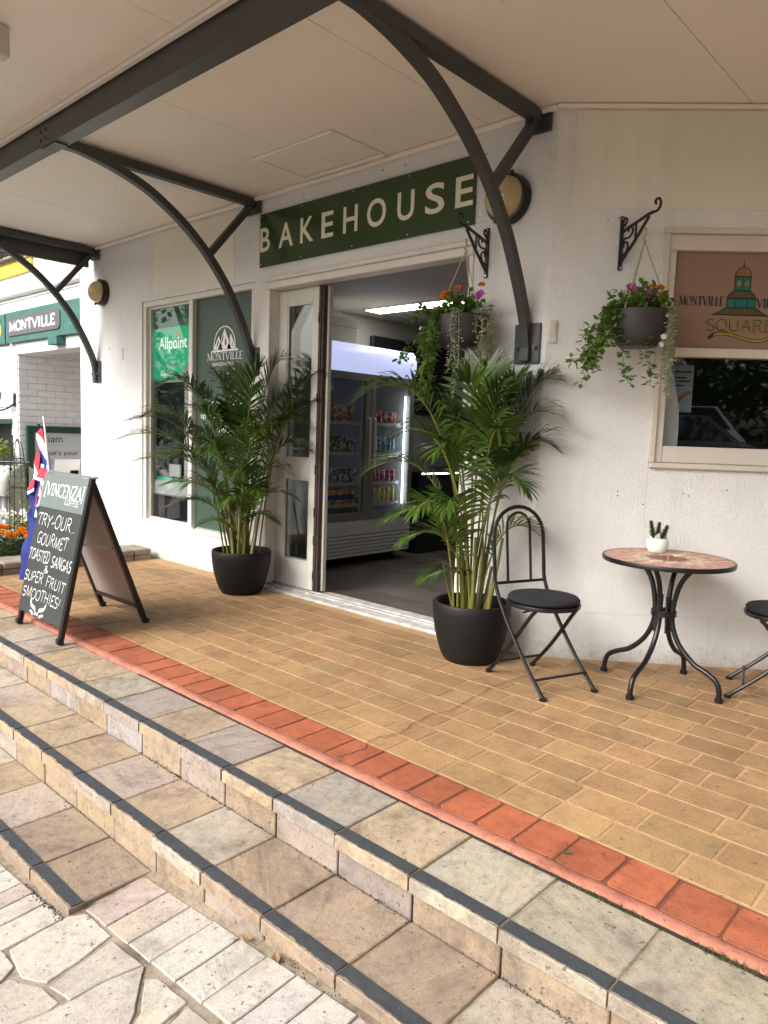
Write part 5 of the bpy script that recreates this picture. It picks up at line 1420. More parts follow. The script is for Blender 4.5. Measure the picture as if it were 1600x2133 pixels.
# ================================================================== PALMS
RV = Vector((0.735, 0.677, 0)).normalized(); DV = Vector((-0.671, 0.734, 0)).normalized()
UP = Vector((0, 0, 1))
def leaflets(m, R, t0, t1, n, L, w, droop, vee=0.35, jit=0.10, side_gap=1.0):
    """pinnate leaflets along the curve R"""
    k = len(R) - 1
    for i in range(n):
        q = i / (n - 1); t = t0 + (t1 - t0) * q
        f = t * k; a = min(int(f), k - 1); p = R[a].lerp(R[a + 1], f - a); tn = (R[a + 1] - R[a]).normalized()
        s = tn.cross(UP)
        if s.length < .05: s = RV.copy()
        s.normalize(); u = s.cross(tn).normalized()
        for sg in (-1, 1):
            ang = radians(66 - 46 * q + random.gauss(0, 5))
            d = tn * cos(ang) + (s * sg * cos(vee) + u * sin(vee)) * sin(ang)
            d.normalize()
            l = L * (0.55 + 0.75 * sin(pi * min(1, q * 0.95 + 0.12)) ** 0.8) * random.uniform(1 - jit, 1 + jit) * (1 - 0.35 * q)
            wd = d.cross(u).normalized() * w * (.75 + .5 * (1 - abs(2 * q - 1)))
            dr = Vector((0, 0, -droop * l * random.uniform(.6, 1.4)))
            p0 = p + tn * random.uniform(-.004, .004); p1 = p + d * l * .38 + dr * .10; p2 = p + d * l * .74 + dr * .45; p3 = p + d * l + dr
            m.add([p0 - wd * .35, p0 + wd * .35, p1 + wd, p1 - wd, p2 + wd * .72, p2 - wd * .72, p3], [(0, 1, 2, 3), (3, 2, 4, 5), (5, 4, 6)])
def palm(loc, label, group, R_, H_, fr, nl, LL, seedn, canes):
    random.seed(seedn)
    t = thing('potted_palm', label, 'palm', loc, 0, group)
    r = R_
    MB().lathe([(0, 0), (r * .60, 0), (r * .655, .007), (r * .745, H_ * .12), (r * .83, H_ * .28), (r * .905, H_ * .46), (r * .96, H_ * .66), (r * .99, H_ * .84), (r, H_ - .012), (r - .006, H_), (r - .020, H_), (r - .026, H_ - .012), (r - .03, H_ * .78), (0, H_ * .78)], 56).build('pot', 'pot_black', t, smooth=True, angle=45)
    sm = MB(); nn = 26
    for i in range(260):
        a = random.uniform(0, 6.28); q = sqrt(random.random()) * (r - .04); z = H_ * .79 + random.uniform(0, .012); e = random.uniform(.004, .012)
        c = Vector((q * cos(a), q * sin(a), z)); d1 = Vector((random.gauss(0, e), random.gauss(0, e), random.gauss(0, e * .5))); d2 = Vector((random.gauss(0, e), random.gauss(0, e), e * .6))
        sm.add([c - d1, c + d1, c + d2], [(0, 1, 2)])
    sm.build('bark_mulch', 'soil', t)['kind'] = 'stuff'
    z0 = H_ * .78
    # ringed canes
    for i in range(canes):
        a = i * 2.4 + seedn; q = r * (.10 + .42 * (i / canes)); b = Vector((q * cos(a), q * sin(a), z0)); h = random.uniform(.10, .26)
        lean = Vector((q * cos(a), q * sin(a), 0)) * .5
        pts = crv([b, b + Vector((0, 0, h * .5)) + lean * .3, b + Vector((0, 0, h)) + lean * .7, b + Vector((0, 0, h * 2.1)) + lean * 1.4], 4)
        rr = random.uniform(.009, .013)
        MB().tube(pts, [rr * (1.15 - .5 * j / len(pts)) for j in range(len(pts))], 8).build('cane', 'cane_sheath' if i % 3 == 0 else 'palm_stem', t, smooth=True)
    for i, (lat, up, dep, arch) in enumerate(fr):
        a = random.uniform(0, 6.28); q = random.uniform(0, .42) * r
        base = Vector((q * cos(a), q * sin(a), z0)) + (RV * lat + DV * dep) * .06
        tip = RV * lat + DV * dep + UP * up
        hor = RV * lat + DV * dep
        L = (tip - base).length
        ctrl = base + hor * (.30 - .12 * arch) + UP * ((up - z0) * (1.0 + .35 * arch) + .12 * arch)
        pts = bez(base, ctrl, tip, 22)
        k = len(pts)
        m = MB().tube(pts, [.0062 * (1 - .80 * j / k) + .0009 for j in range(k)], 6)
        m.build('frond_stem', 'palm_stem', t, smooth=True)
        lf = MB()
        t0 = .43 if L > .8 else .32
        leaflets(lf, pts, t0, 0.995, int(nl * (.62 + .33 * min(1.3, L))), LL * min(1.05, .50 + .50 * L), .0090, .18 + .22 * arch, random.uniform(.25, .5))
        lf.build('frond', 'palm_leaf', t)
    return t
FR2 = [(-.69, 1.47, -.08, .75), (-.64, 1.06, .05, .8), (-.52, .80, -.10, .9), (-.30, .48, -.12, .8), (-.36, .88, -.34, .7),
       (.40, 1.62, .02, .12), (.43, 1.24, .05, .5), (.40, 1.42, -.05, .3), (.36, .74, -.05, .8), (.20, 1.58, .08, .12),
       (.02, 1.66, .05, .08), (-.14, 1.58, -.05, .15), (-.30, 1.46, .12, .35), (.22, 1.02, -.32, .7), (-.20, .90, -.38, .7),
       (-.42, .70, -.22, .8), (.08, 1.30, -.25, .4), (-.06, 1.40, .20, .2), (.30, 1.15, .18, .5), (-.25, 1.20, -.18, .5), (.10, 1.50, -.12, .2), (-.48, 1.26, .02, .6)]
palm((-2.395, 3.395, 0), 'big palm in a black tub right of the doorway beside a chair', 'potted palms at the shop door', .226, .345, FR2, 36, .25, 5, 12)
FR1 = [(-.86, 1.14, -.05, .6), (-.60, 1.55, .05, .5), (-.50, .98, -.15, .6), (-.50, .66, -.05, .7), (-.28, .52, -.15, .7),
       (.28, 1.76, .02, .12), (.56, 1.60, .05, .45), (.42, 1.30, -.05, .4), (.34, .92, -.05, .7), (.26, .56, -.05, .8),
       (-.20, 1.60, .05, .12), (0, 1.64, .08, .1), (.14, 1.70, -.05, .1), (-.36, 1.34, -.12, .4), (.20, 1.20, -.28, .5),
       (-.18, 1.08, -.34, .55), (0, .92, -.36, .6), (.16, .78, -.30, .7), (-.34, .82, -.25, .6), (-.70, 1.32, .02, .5), (-.12, 1.36, .12, .2), (.32, 1.48, .10, .25), (-.42, 1.18, .10, .5), (.10, 1.05, .12, .4), (-.08, .70, -.30, .7), (-.64, 1.02, .06, .65), (-.80, 1.28, .0, .45), (.52, 1.42, .03, .3), (-.74, .98, -.10, .6), (-.46, 1.50, -.02, .25), (.46, 1.12, -.08, .5), (-.56, .80, -.12, .6), (.40, .74, -.10, .7)]
FR1 = [(a * 1.10, b * 1.03, c, d) for a, b, c, d in FR1]
palm((-4.63, 3.425, 0), 'bushy dark palm in a black tub in front of the display window', 'potted palms at the shop door', .232, .34, FR1, 35, .245, 9, 14)

# ================================================================== HANGING BASKETS
def leaf_at(m, p, d, l, w, cup=.3):
    d = Vector(d).normalized(); s = d.cross(UP)
    if s.length < .05: s = Vector((1, 0, 0))
    s.normalize(); u = s.cross(d).normalized()
    s = (s * cos(cup) + u * sin(cup) * random.choice((-1, 1))).normalized()
    m.add([p, p + d * l * .28 + s * w * .85, p + d * l * .65 + s * w, p + d * l - u * l * .12, p + d * l * .65 - s * w, p + d * l * .28 - s * w * .85], [(0, 1, 2, 3), (0, 3, 4, 5)])
def vine(m, pts, n, l, w, spread=1.0):
    pts = crv(pts, 5)
    m.tube(pts, .0016, 4)
    for i in range(n):
        f = (i + random.random()) / n * (len(pts) - 1.01); a = int(f); p = pts[a].lerp(pts[a + 1], f - a)
        d = Vector((random.gauss(0, 1), random.gauss(0, 1), random.gauss(0, .6) + .1))
        d.normalize()
        q = p + d * random.uniform(.004, .016) * spread
        sc = random.uniform(.6, 1.15)
        leaf_at(m, q, d + Vector((0, 0, -.2)), l * sc, w * sc)
def bloom(parent, loc, r, mat, n=46):
    m = MB(); c = Vector(loc)
    for i in range(n):
        z = 1 - 1.5 * (i + .5) / n; a = i * 2.39996; q = sqrt(max(0, 1 - z * z))
        d = Vector((q * cos(a), q * sin(a), z * .7 + .2)); d.normalize(); s = d.orthogonal().normalized(); u = d.cross(s)
        e = c + d * r * random.uniform(.75, 1.0); b = c + d * r * .25
        ww = r * .34
        s = s * cos(i) + u * sin(i)
        m.add([b, e + s * ww, e + d * r * .12, e - s * ww], [(0, 1, 2, 3)])
    m.build('flower', mat, parent)
def trumpet(parent, loc, face, r, mat):
    m = MB(); c = Vector(loc); f = Vector(face).normalized(); s = f.orthogonal().normalized(); u = f.cross(s)
    n = 15
    ring = [c + (s * cos(2 * pi * i / n) + u * sin(2 * pi * i / n)) * r * (1 + .12 * cos(5 * 2 * pi * i / n)) + f * r * .1 for i in range(n)]
    mid = [c + (s * cos(2 * pi * i / n) + u * sin(2 * pi * i / n)) * r * .35 - f * r * .25 for i in range(n)]
    m.add([tuple(p) for p in ring + mid] + [tuple(c - f * r * .9)], [(i, (i + 1) % n, n + (i + 1) % n, n + i) for i in range(n)] + [(n + i, n + (i + 1) % n, 2 * n) for i in range(n)])
    m.build('flower', mat, parent)
def basket(loc, rz, label, knot, greens, silvers, top_n, blooms, seedn):
    random.seed(seedn)
    t = thing('hanging_basket', label, 'hanging basket', loc, rz, 'charcoal hanging flower baskets')
    MB().lathe([(0, -.100), (.085, -.100), (.098, -.096), (.125, -.055), (.142, -.005), (.150, .055), (.153, .085), (.149, .089), (.144, .085), (.140, .05), (0, .045)], 44).build('bowl', 'basket_plastic', t, smooth=True, angle=50)
    MB().lathe([(.139, .060), (.07, .075), (0, .08)], 24).build('soil', 'soil', t)
    K = Vector(knot)
    for k in range(3):
        a = radians(90 + 120 * k + 15)
        MB().tube([K, Vector((.148 * cos(a), .148 * sin(a), .082))], .0034, 6).build('rope', 'rope', t)
    MB().tube(crv([K + Vector((0, 0, -.015)), K + Vector((.006, .003, .0)), K + Vector((-.005, 0, .015)), K + Vector((.003, 0, .035)), K + Vector((0, 0, .07))], 4), .006, 6).build('knot', 'rope', t, smooth=True)
    m = MB()
    for i in range(top_n):
        a = random.uniform(0, 6.28); q = sqrt(random.random()) * .145; h = random.uniform(.07, .19) * (1 - .35 * q / .15)
        p0 = Vector((q * cos(a) * .7, q * sin(a) * .7, .07)); p1 = Vector((q * cos(a) * 1.15, q * sin(a) * 1.15, .07 + h))
        vine(m, [p0, p0.lerp(p1, .5) + Vector((0, 0, .02)), p1], random.randint(6, 10), .044, .013)
    m.build('foliage', 'basket_leaf', t)
    for pts in greens:
        m = MB(); vine(m, pts, int(34 + 105 * sum((Vector(pts[i + 1]) - Vector(pts[i])).length for i in range(len(pts) - 1))), .034, .0135, 1.5); m.build('trailing_vine', 'basket_leaf', t)
    for pts in silvers:
        m = MB(); vine(m, pts, int(20 + 110 * sum((Vector(pts[i + 1]) - Vector(pts[i])).length for i in range(len(pts) - 1))), .019, .010, .8); m.build('trailing_vine', 'silver_leaf', t)
    for kind, p, r, mat in blooms:
        if kind == 'b': bloom(t, p, r, mat)
        else: trumpet(t, p, (random.uniform(-.3, .3), -1, .4), r, mat)
    return t
# local frames: basket A has x along wall A, y towards the wall
def dn(x, y, z0, dx, dy, L, wob=.03, n=4):
    """a strand that spills over the rim at (x, y) and hangs down L"""
    pts = [(x * .7, y * .7, .085), (x * 1.08, y * 1.08, .095)]
    for i in range(1, n + 1):
        q = i / n
        pts.append((x * 1.12 + dx * q + random.uniform(-wob, wob), y * 1.12 + dy * q + random.uniform(-wob, wob), .085 - L * q))
    return pts
random.seed(21)
def rim(a): return .15 * cos(radians(a)), .15 * sin(radians(a))
# camera sees basket A from local direction (+.6,-.8): picture-left is local (-.73,-.68)
gA = [dn(*rim(a), 0, *[.38 * q for q in rim(a)], L, .03) for a, L in ((200, .20), (210, .30), (220, .42), (228, .36), (236, .50), (192, .28), (215, .48), (245, .24), (180, .40))]
gA += [[(-.08, -.07, .09), (-.16, -.13, .13), (-.20, -.17, .11), (-.25, -.20, .07)], [(-.08, -.08, .0), (-.17, -.15, -.02), (-.24, -.21, -.13), (-.27, -.24, -.17)]]
sA = [dn(*rim(a), 0, *[.15 * q for q in rim(a)], L, .014) for a, L in ((288, .34), (294, .42), (299, .46), (345, .30), (352, .42), (0, .36), (8, .46), (16, .38), (24, .30), (338, .22))]
basket((-2.622, 3.485, 1.885), 0, 'charcoal hanging basket of orange flowers in front of the open doorway', (0, 0, .455), gA, sA, 62,
       [('b', (-.07, -.08, .205), .024, 'orange_petal'), ('b', (-.03, -.10, .200), .023, 'orange_petal'), ('b', (.0, -.05, .235), .024, 'orange_petal'), ('b', (-.11, -.06, .19), .020, 'orange_petal'), ('b', (.10, .03, .26), .020, 'orange_petal'), ('t', (.13, -.02, .20), .026, 'purple_petal'), ('b', (-.10, -.12, .12), .016, 'orange_petal'), ('t', (-.30, -.02, .04), .012, 'white_petal'), ('t', (-.2, -.2, -.2), .012, 'white_petal')], 31)
random.seed(22)
# basket B has local x along wall B; picture-left is about local -x
gB = [dn(*rim(a), 0, *[.75 * q for q in rim(a)], L, .03) for a, L in ((170, .16), (180, .26), (188, .34), (196, .22), (202, .30), (184, .38), (208, .32), (160, .22))]
gB += [[(-.10, -.04, .05), (-.19, -.06, .0), (-.23, -.07, -.12), (-.26, -.08, -.2)], [(-.06, -.08, -.06), (-.10, -.10, -.14), (-.07, -.1, -.24), (-.06, -.1, -.30)], [(.02, -.10, -.08), (.02, -.11, -.16), (.05, -.12, -.24), (.045, -.12, -.31)], [(-.12, -.06, -.02), (-.17, -.07, -.10), (-.30, -.09, -.17), (-.36, -.09, -.19)]]
sB = [dn(*rim(a), 0, *[.02 * q for q in rim(a)], L, .012) for a, L in ((318, .30), (325, .38), (332, .34), (338, .44), (345, .40), (350, .46), (356, .36), (2, .44), (8, .40), (15, .30), (312, .24), (328, .46))]
pB = toB(.455, -.200, 1.885)
basket(tuple(pB), TH, 'charcoal hanging basket spilling leafy vines beside the angled wall window', (0, 0, .45), gB, sB, 62,
       [('t', (-.06, -.04, .20), .030, 'purple_petal'), ('t', (.03, -.07, .165), .030, 'purple_petal'), ('b', (.085, -.05, .20), .022, 'orange_petal'), ('b', (.10, -.06, .16), .022, 'orange_petal'), ('b', (.06, .02, .22), .018, 'orange_petal'), ('t', (.09, -.15, -.06), .016, 'white_petal'), ('t', (.08, -.15, -.10), .014, 'white_petal')], 33)

# ================================================================== NEIGHBOUR ON THE LEFT
random.seed(40)
nb = thing('brick_building', 'white painted brick building beyond the shop with a recessed entry', 'building', (-10, 3.82, -0.5))
def NB(mb, n, m, p=None, **k): return mb.build(n, m, p or nb, world=True, **k)
YF = 3.82
NB(panel(MB(), -14.0, -10.0, -0.6, 6.0, [(-11.6, -10.17, -0.4, 1.30)], YF, YF + .25), 'wall', 'brick_mortar')
NB(MB().box(-9.999, -8.02, YF, YF + .25, 2.27, 6.0), 'wall', 'brick_mortar')
NB(MB().box(-10.24, -10.0, YF + .2501, 9.0, -0.6, 2.8), 'wall', 'brick_mortar')
NB(MB().box(-9.999, -7.0, 6.4, 6.6, -0.6, 2.8), 'wall', 'brick_mortar')
NB(MB().box(-9.999, -7.9, YF + .2501, 6.4, 2.145, 2.30), 'entry_ceiling', 'carton_white')
NB(MB().box(-10.0, -8.02, YF - .012, YF + .249, 2.13, 2.268, .004), 'lintel', 'white_trim')
NB(MB().box(-11.55, -10.17, YF + .255, YF + .30, -0.4, 1.30), 'dark_doorway', 'counter_dark')
NB(MB().box(-11.6, -10.172, YF - .01, YF + .06, 1.235, 1.298, .004).box(-10.215, -10.172, YF - .01, YF + .06, -.4, 1.2345, .004), 'door_frame', 'poster_frame_green')
NB(MB().tube([(-14, YF - .05, 2.885), (-8.03, YF - .05, 2.885)], .052, 14), 'gutter_pipe', 'white_trim', smooth=True)
NB(MB().box(-14, -8.03, YF - .03, YF - .001, 2.80, 2.832, .004), 'string_course', 'white_trim')
bsrc = {}
cnt = 0
def nbrick(x0, x1, y0, y1, z0, z1, axis):
    global cnt
    key = (axis, round((x1 - x0) if axis == 'x' else (y1 - y0), 2))
    w, h = ((x1 - x0) if axis == 'x' else (y1 - y0)), z1 - z0
    if key not in bsrc:
        if axis == 'x': o = MB().box(-w / 2, w / 2, -.012, .004, -h / 2, h / 2, .005).build('brick', 'white_brick', nb)
        else: o = MB().box(-.004, .012, -w / 2, w / 2, -h / 2, h / 2, .005).build('brick', 'white_brick', nb)
        bsrc[key] = o
    else:
        o = bsrc[key].copy(); COL.objects.link(o); o.parent = nb
    j = random.uniform(-.003, .003)
    o.location = ((x0 + x1) / 2 + 10 + (j if axis == 'y' else 0), (y0 + y1) / 2 - 3.82 + (j if axis == 'x' else 0), (z0 + z1) / 2 + .5)
    o.rotation_euler = (random.gauss(0, .006), random.gauss(0, .006), random.gauss(0, .006))
    cnt += 1
def course(axis, a0, a1, z0, z1, fixed):
    z = z0; r = 0
    while z < z1:
        a = a0 - (.12 if r % 2 else 0)
        while a < a1:
            lo, hi = max(a, a0) + .004, min(a + .24, a1) - .004
            if hi - lo > .03 and cnt < 298:
                if axis == 'x': nbrick(lo, hi, fixed, fixed, z + .004, z + .082, 'x')
                else: nbrick(fixed, fixed, lo, hi, z + .004, z + .082, 'y')
            a += .24
        z += .086; r += 1
course('y', 3.82, 4.90, .40, 2.13, -10.0)
course('x', -10.72, -8.03, 2.935, 3.36, YF)
course('x', -10.50, -8.03, 2.66, 2.80, YF)
course('x', -10.17, -10.0, .72, 2.12, YF)
course('x', -10.60, -10.17, 1.31, 2.25, YF)

s2 = thing('fascia_sign', 'weathered green timber sign board reading MONTVILLE over the recessed entry', 'sign', (-9.1, 3.76, 2.27))
bd = [(-10.19, 2.275), (-8.10, 2.275), (-8.045, 2.33), (-8.045, 2.60), (-8.10, 2.655), (-10.19, 2.655)]
MB(lambda x, y, z: (x, 3.80 - z, y)).prism(bd[::-1], 0.0, 0.05, .008, .006).build('board', 'weathered_teal', s2, world=True)
MB(lambda x, y, z: (x, 3.80 - z, y)).prism([(-10.09, 2.37), (-10.06, 2.35), (-8.60, 2.352), (-8.555, 2.385), (-8.56, 2.55), (-8.60, 2.582), (-10.06, 2.580), (-10.09, 2.56)], 0.0505, 0.066, .006, .005).build('plaque', 'plaque_grey', s2, world=True)
m = MB(); stroke_text(m, 'MONTVILLE', -10.02, -8.67, 2.412, 2.525, lambda x, y: (x, 3.7325, y), .36, .22, True, sw=.15); m.build('lettering', 'print_white', s2, world=True)
MB().box(-8.80, -8.56, 3.70, 3.80, 2.172, 2.262, .004).build('support_block', 'weathered_teal', s2, world=True)
s3 = thing('fascia_sign', 'weathered green timber board with a yellow letter at the left edge of the photo', 'sign', (-11.2, 3.76, 2.27))
MB(lambda x, y, z: (x, 3.80 - z, y)).prism([(-12.6, 2.275), (-10.235, 2.275), (-10.235, 2.655), (-12.6, 2.655)], 0.0, 0.05, .008, .006).build('board', 'weathered_teal', s3, world=True)
m = MB(); ribbon(m, arc(-10.44, 2.455, .075, .085, 0, 360, 24), lambda a, b: .045, lambda x, y: (x, 3.7485, y)); m.build('lettering', 'balcony_yellow', s3, world=True)
yb_ = thing('balcony_box', 'yellow balcony front with a timber ledge high on the white brick building', 'balcony', (-10.5, 3.79, 3.11))
MB().box(-13, -9.44, 3.775, 3.8065, 3.115, 3.272, .004).build('front_board', 'balcony_yellow', yb_, world=True)
MB().box(-13, -9.42, 3.755, 3.8065, 3.2725, 3.30, .004).build('ledge', 'kerb_stone', yb_, world=True)
NB(MB().box(-13, -9.75, 3.812, 3.8188, 3.301, 4.1), 'upper_window', 'counter_dark')
bxf = thing('flower_trough', 'crimson and white flowers along the yellow balcony ledge', 'flowers', (-10.4, 3.72, 3.30))
MB().box(-11.9, -9.6, 3.70, 3.80, 3.301, 3.33, .005).build('trough', 'kerb_stone', bxf, world=True)
m = MB(); random.seed(41)
for i in range(260): leaf_at(m, Vector((random.uniform(-1.5, .75), random.uniform(-.05, .06), random.uniform(.03, .14))), (random.gauss(0, 1), random.gauss(0, 1), .5), .06, .02)
m.build('foliage', 'dark_leaf', bxf)
for i in range(26):
    bloom(bxf, (random.uniform(-.5, .72) if i < 20 else random.uniform(-1.5, 0), random.uniform(-.07, .02), random.uniform(.06, .18)), random.uniform(.025, .04), 'white_petal' if i % 6 == 2 else 'pink_petal', 26)
# poster case in the entry
pc = thing('poster_case', 'green framed property poster on the white brick entry wall', 'poster', (-10, 4.5, .4))
x0 = -9.985
MB().box(x0, x0 + .05, 3.90, 5.35, 1.135, 1.222, .006).box(x0, x0 + .05, 3.90, 5.35, .05, .12, .006).box(x0, x0 + .05, 3.90, 4.0, .1205, 1.1345, .006).box(x0, x0 + .05, 5.27, 5.35, .1205, 1.1345, .006).build('frame', 'poster_frame_green', pc, world=True)
MB().box(x0, x0 + .018, 4.0005, 5.2695, .1205, 1.1345).build('poster_sheet', 'poster_paper', pc, world=True)
fy2 = lambda x, y: (x0 + .0205, x, y)
m = MB(); font_fit(m, 'aciam', 4.055, 4.375, 1.005, 1.100, fy2); m.build('lettering', 'print_black', pc, world=True)
m = MB(); font_fit(m, 'ESTATES', 4.19, 4.365, .965, .982, fy2); m.build('lettering', 'atm_grey', pc, world=True)
m = MB(); font_fit(m, "What's your", 4.05, 4.585, .815, .905, fy2); m.build('lettering', 'print_black', pc, world=True)
m = MB(); font_fit(m, 'property worth?', 4.05, 4.80, .705, .79, fy2); m.build('lettering', 'atm_grey', pc, world=True)
m = MB(); font_fit(m, 'Scan', 4.12, 4.34, .555, .625, fy2); m.build('lettering', 'print_black', pc, world=True)
MB().box(x0 + .05, x0 + .07, 4.03, 4.06, 1.224, 1.25).build('clip', 'print_black', pc, world=True)
nm = thing('number_plate', 'small white number plate on the brick corner beside the poster case', 'number plate', (-10.09, 3.8, 1.13))
MB().box(-10.165, -10.015, 3.795, 3.805, 1.095, 1.165, .002).build('plate', 'white_trim', nm, world=True)
m = MB(); font_fit(m, '172', -10.145, -10.06, 1.11, 1.15, lambda x, y: (x, 3.7935, y)); m.build('lettering', 'print_black', nm, world=True)
ln = thing('wall_lantern', 'black coach lantern with amber glass at the left edge on the white bricks', 'lantern', (-10.08, 3.8, 1.5))
def LN(mb, n, m, **k): return mb.build(n, m, ln, world=True, **k)
LN(MB().box(-10.10, -10.04, 3.79, 3.812, 1.46, 1.64, .01), 'back_plate', 'black_iron')
LN(MB().tube(crv([(-10.07, 3.80, 1.50), (-10.08, 3.70, 1.43), (-10.13, 3.63, 1.41), (-10.19, 3.60, 1.45)], 5), .011, 8), 'scroll_arm', 'black_iron', smooth=True)
LN(MB().lathe([(0, 0), (.05, .0), (.075, .15), (.0, .15)], 6, (-10.19, 3.60, 1.47)), 'glass', 'lantern_glass')
LN(MB().lathe([(0, .225), (.02, .21), (.06, .175), (.10, .151), (.0, .151)], 6, (-10.19, 3.60, 1.47)), 'cap', 'black_iron')
for i in range(6):
    a = 2 * pi * i / 6
    LN(MB().tube([(-10.19 + .052 * cos(a), 3.6 + .052 * sin(a), 1.47), (-10.19 + .077 * cos(a), 3.6 + .077 * sin(a), 1.62)], .005, 5), 'glazing_bar', 'black_iron')
# hanging basket at the far left
hb = thing('flower_basket', 'lime green hanging basket with pink flowers at the left edge', 'hanging basket', (-10.30, 3.55, .90))
random.seed(44)
MB().lathe([(0, -.13), (.09, -.11), (.15, -.02), (.16, .0), (.15, .0), (0, -.01)], 24).build('bowl', 'basket_plastic', hb, smooth=True)
m = MB()
for i in range(420):
    v = Vector((random.gauss(0, 1), random.gauss(0, 1), random.gauss(0, .6))).normalized(); p = Vector((v.x * .26, v.y * .26, v.z * .14)) * random.uniform(.6, 1.0)
    leaf_at(m, p, v + Vector((0, 0, -.3)), .06, .022)
m.build('foliage', 'lime_leaf', hb)
for p in ((.12, -.2, .20), (.26, -.2, .09), (.05, -.25, .06), (.2, -.2, -.04), (-.1, -.22, .1)): bloom(hb, p, .032, 'pink_petal', 24)
for k in range(3):
    a = 2 * pi * k / 3; MB().tube([(.15 * cos(a), .15 * sin(a), 0), (0, 0, .40)], .006, 5).build('hanger', 'shelf_wire', hb)
MB().tube([(0, 0, .40), (0, .02, .52), (-.02, .26, .56)], .006, 5).build('hook', 'black_iron', hb)

# ---- kerb and flower bed
kb = thing('stone_kerb', 'low rough stone kerb closing the left end of the terrace', 'kerb', (-6.5, 2.9, 0))
random.seed(45)
y = 1.98
while y < 3.62:
    w = random.uniform(.26, .36); y1 = min(y + w, 3.62)
    MB().box(-6.635, -6.335 + random.uniform(-.006, .006), y + .004, y1 - .004, -.10, .052, .008).build('kerb_block', 'kerb_stone', kb, world=True)
    MB().box(-6.65, -6.315 + random.uniform(-.006, .006), y + .003 + .0, y1 - .003, .0525, .108 + random.uniform(-.003, .003), .010).build('cap_stone', 'kerb_stone', kb, world=True)
    y = y1
smesh(MB().box(-7.75, -6.655, 1.95, 3.0, -.10, .06), 'flower_bed', 'soil')
mg = []
def marigold(i, x, y, label):
    t = thing('marigold_plant', label, 'plant', (x, y, .06), 0, 'marigolds in the bed by the kerb')
    m = MB()
    for k in range(150):
        a = random.uniform(0, 6.28); q = sqrt(random.random()) * .15; h = random.uniform(.02, .24) * (1.15 - q / .2)
        leaf_at(m, Vector((q * cos(a), q * sin(a), h)), (cos(a), sin(a), random.uniform(-.1, .9)), .055, .012)
    m.build('foliage', 'dark_leaf', t)
    for k in range(6):
        a = random.uniform(0, 6.28); q = random.uniform(.03, .15)
        p = (q * cos(a), q * sin(a) - .03, .25 - q * .4 + random.uniform(-.02, .03))
        MB().tube([(p[0] * .6, p[1] * .6, .05), p], .003, 4).build('stem', 'dark_leaf', t)
        bloom(t, p, random.uniform(.026, .036), 'orange_petal', 40)
    return t
marigold(0, -6.80, 2.42, 'front marigold plant at the kerb end nearest the photo edge'); marigold(1, -6.83, 2.62, 'marigold plant right behind the drooping blue flag')
marigold(2, -7.05, 2.50, 'marigold plant behind the front one, under the white shirts'); marigold(3, -7.12, 2.74, 'rearmost marigold plant at the foot of the wire trellis'); marigold(4, -6.82, 2.22, 'marigold plant at the outer corner of the bed')
for i, (x, y) in enumerate(((-7.15, 2.36), (-7.0, 2.82), (-7.3, 2.6))):
    t = thing('petunia_plant', ('white petunia clump at the outer side of the bed', 'white petunia clump beside the trellis foot', 'white petunia clump at the back of the bed')[i], 'plant', (x, y, .06), 0, 'white petunias in the bed')
    m = MB()
    for k in range(90):
        a = random.uniform(0, 6.28); q = sqrt(random.random()) * .14
        leaf_at(m, Vector((q * cos(a), q * sin(a), random.uniform(.05, .34))), (cos(a), sin(a), .4), .06, .02)
    m.build('foliage', 'basket_leaf', t)
    for k in range(9):
        a = random.uniform(0, 6.28); trumpet(t, (.12 * cos(a), .12 * sin(a), random.uniform(.26, .38)), (.4, -.8, .5), .034, 'white_petal')
tl = thing('plant_trellis', 'thin black wire obelisk with a climbing plant in the flower bed', 'trellis', (-6.9, 2.62, .06))
for i in range(4):
    a = radians(45 + 90 * i); MB().tube(crv([(.085 * cos(a), .085 * sin(a), 0), (.075 * cos(a), .075 * sin(a), .55), (.05 * cos(a), .05 * sin(a), .95), (0, 0, 1.06)], 4), .004, 5).build('upright', 'black_iron', tl)
for z, r in ((.30, .082), (.62, .072), (.88, .056)):
    MB().tube([(r * cos(2 * pi * k / 14), r * sin(2 * pi * k / 14), z) for k in range(14)], .003, 5, closed=True).build('hoop', 'black_iron', tl)
m = MB()
for k in range(4): vine(m, [(.05 * cos(k * 2), .05 * sin(k * 2), 0), (.09 * cos(k * 2 + 1), .09 * sin(k * 2 + 1), .3), (.07 * cos(k * 2 + 2.4), .07 * sin(k * 2 + 2.4), .6), (.08 * cos(k * 2 + 4), .08 * sin(k * 2 + 4), .85)], 34, .055, .014, 2.0)
m.build('climber', 'basket_leaf', tl)

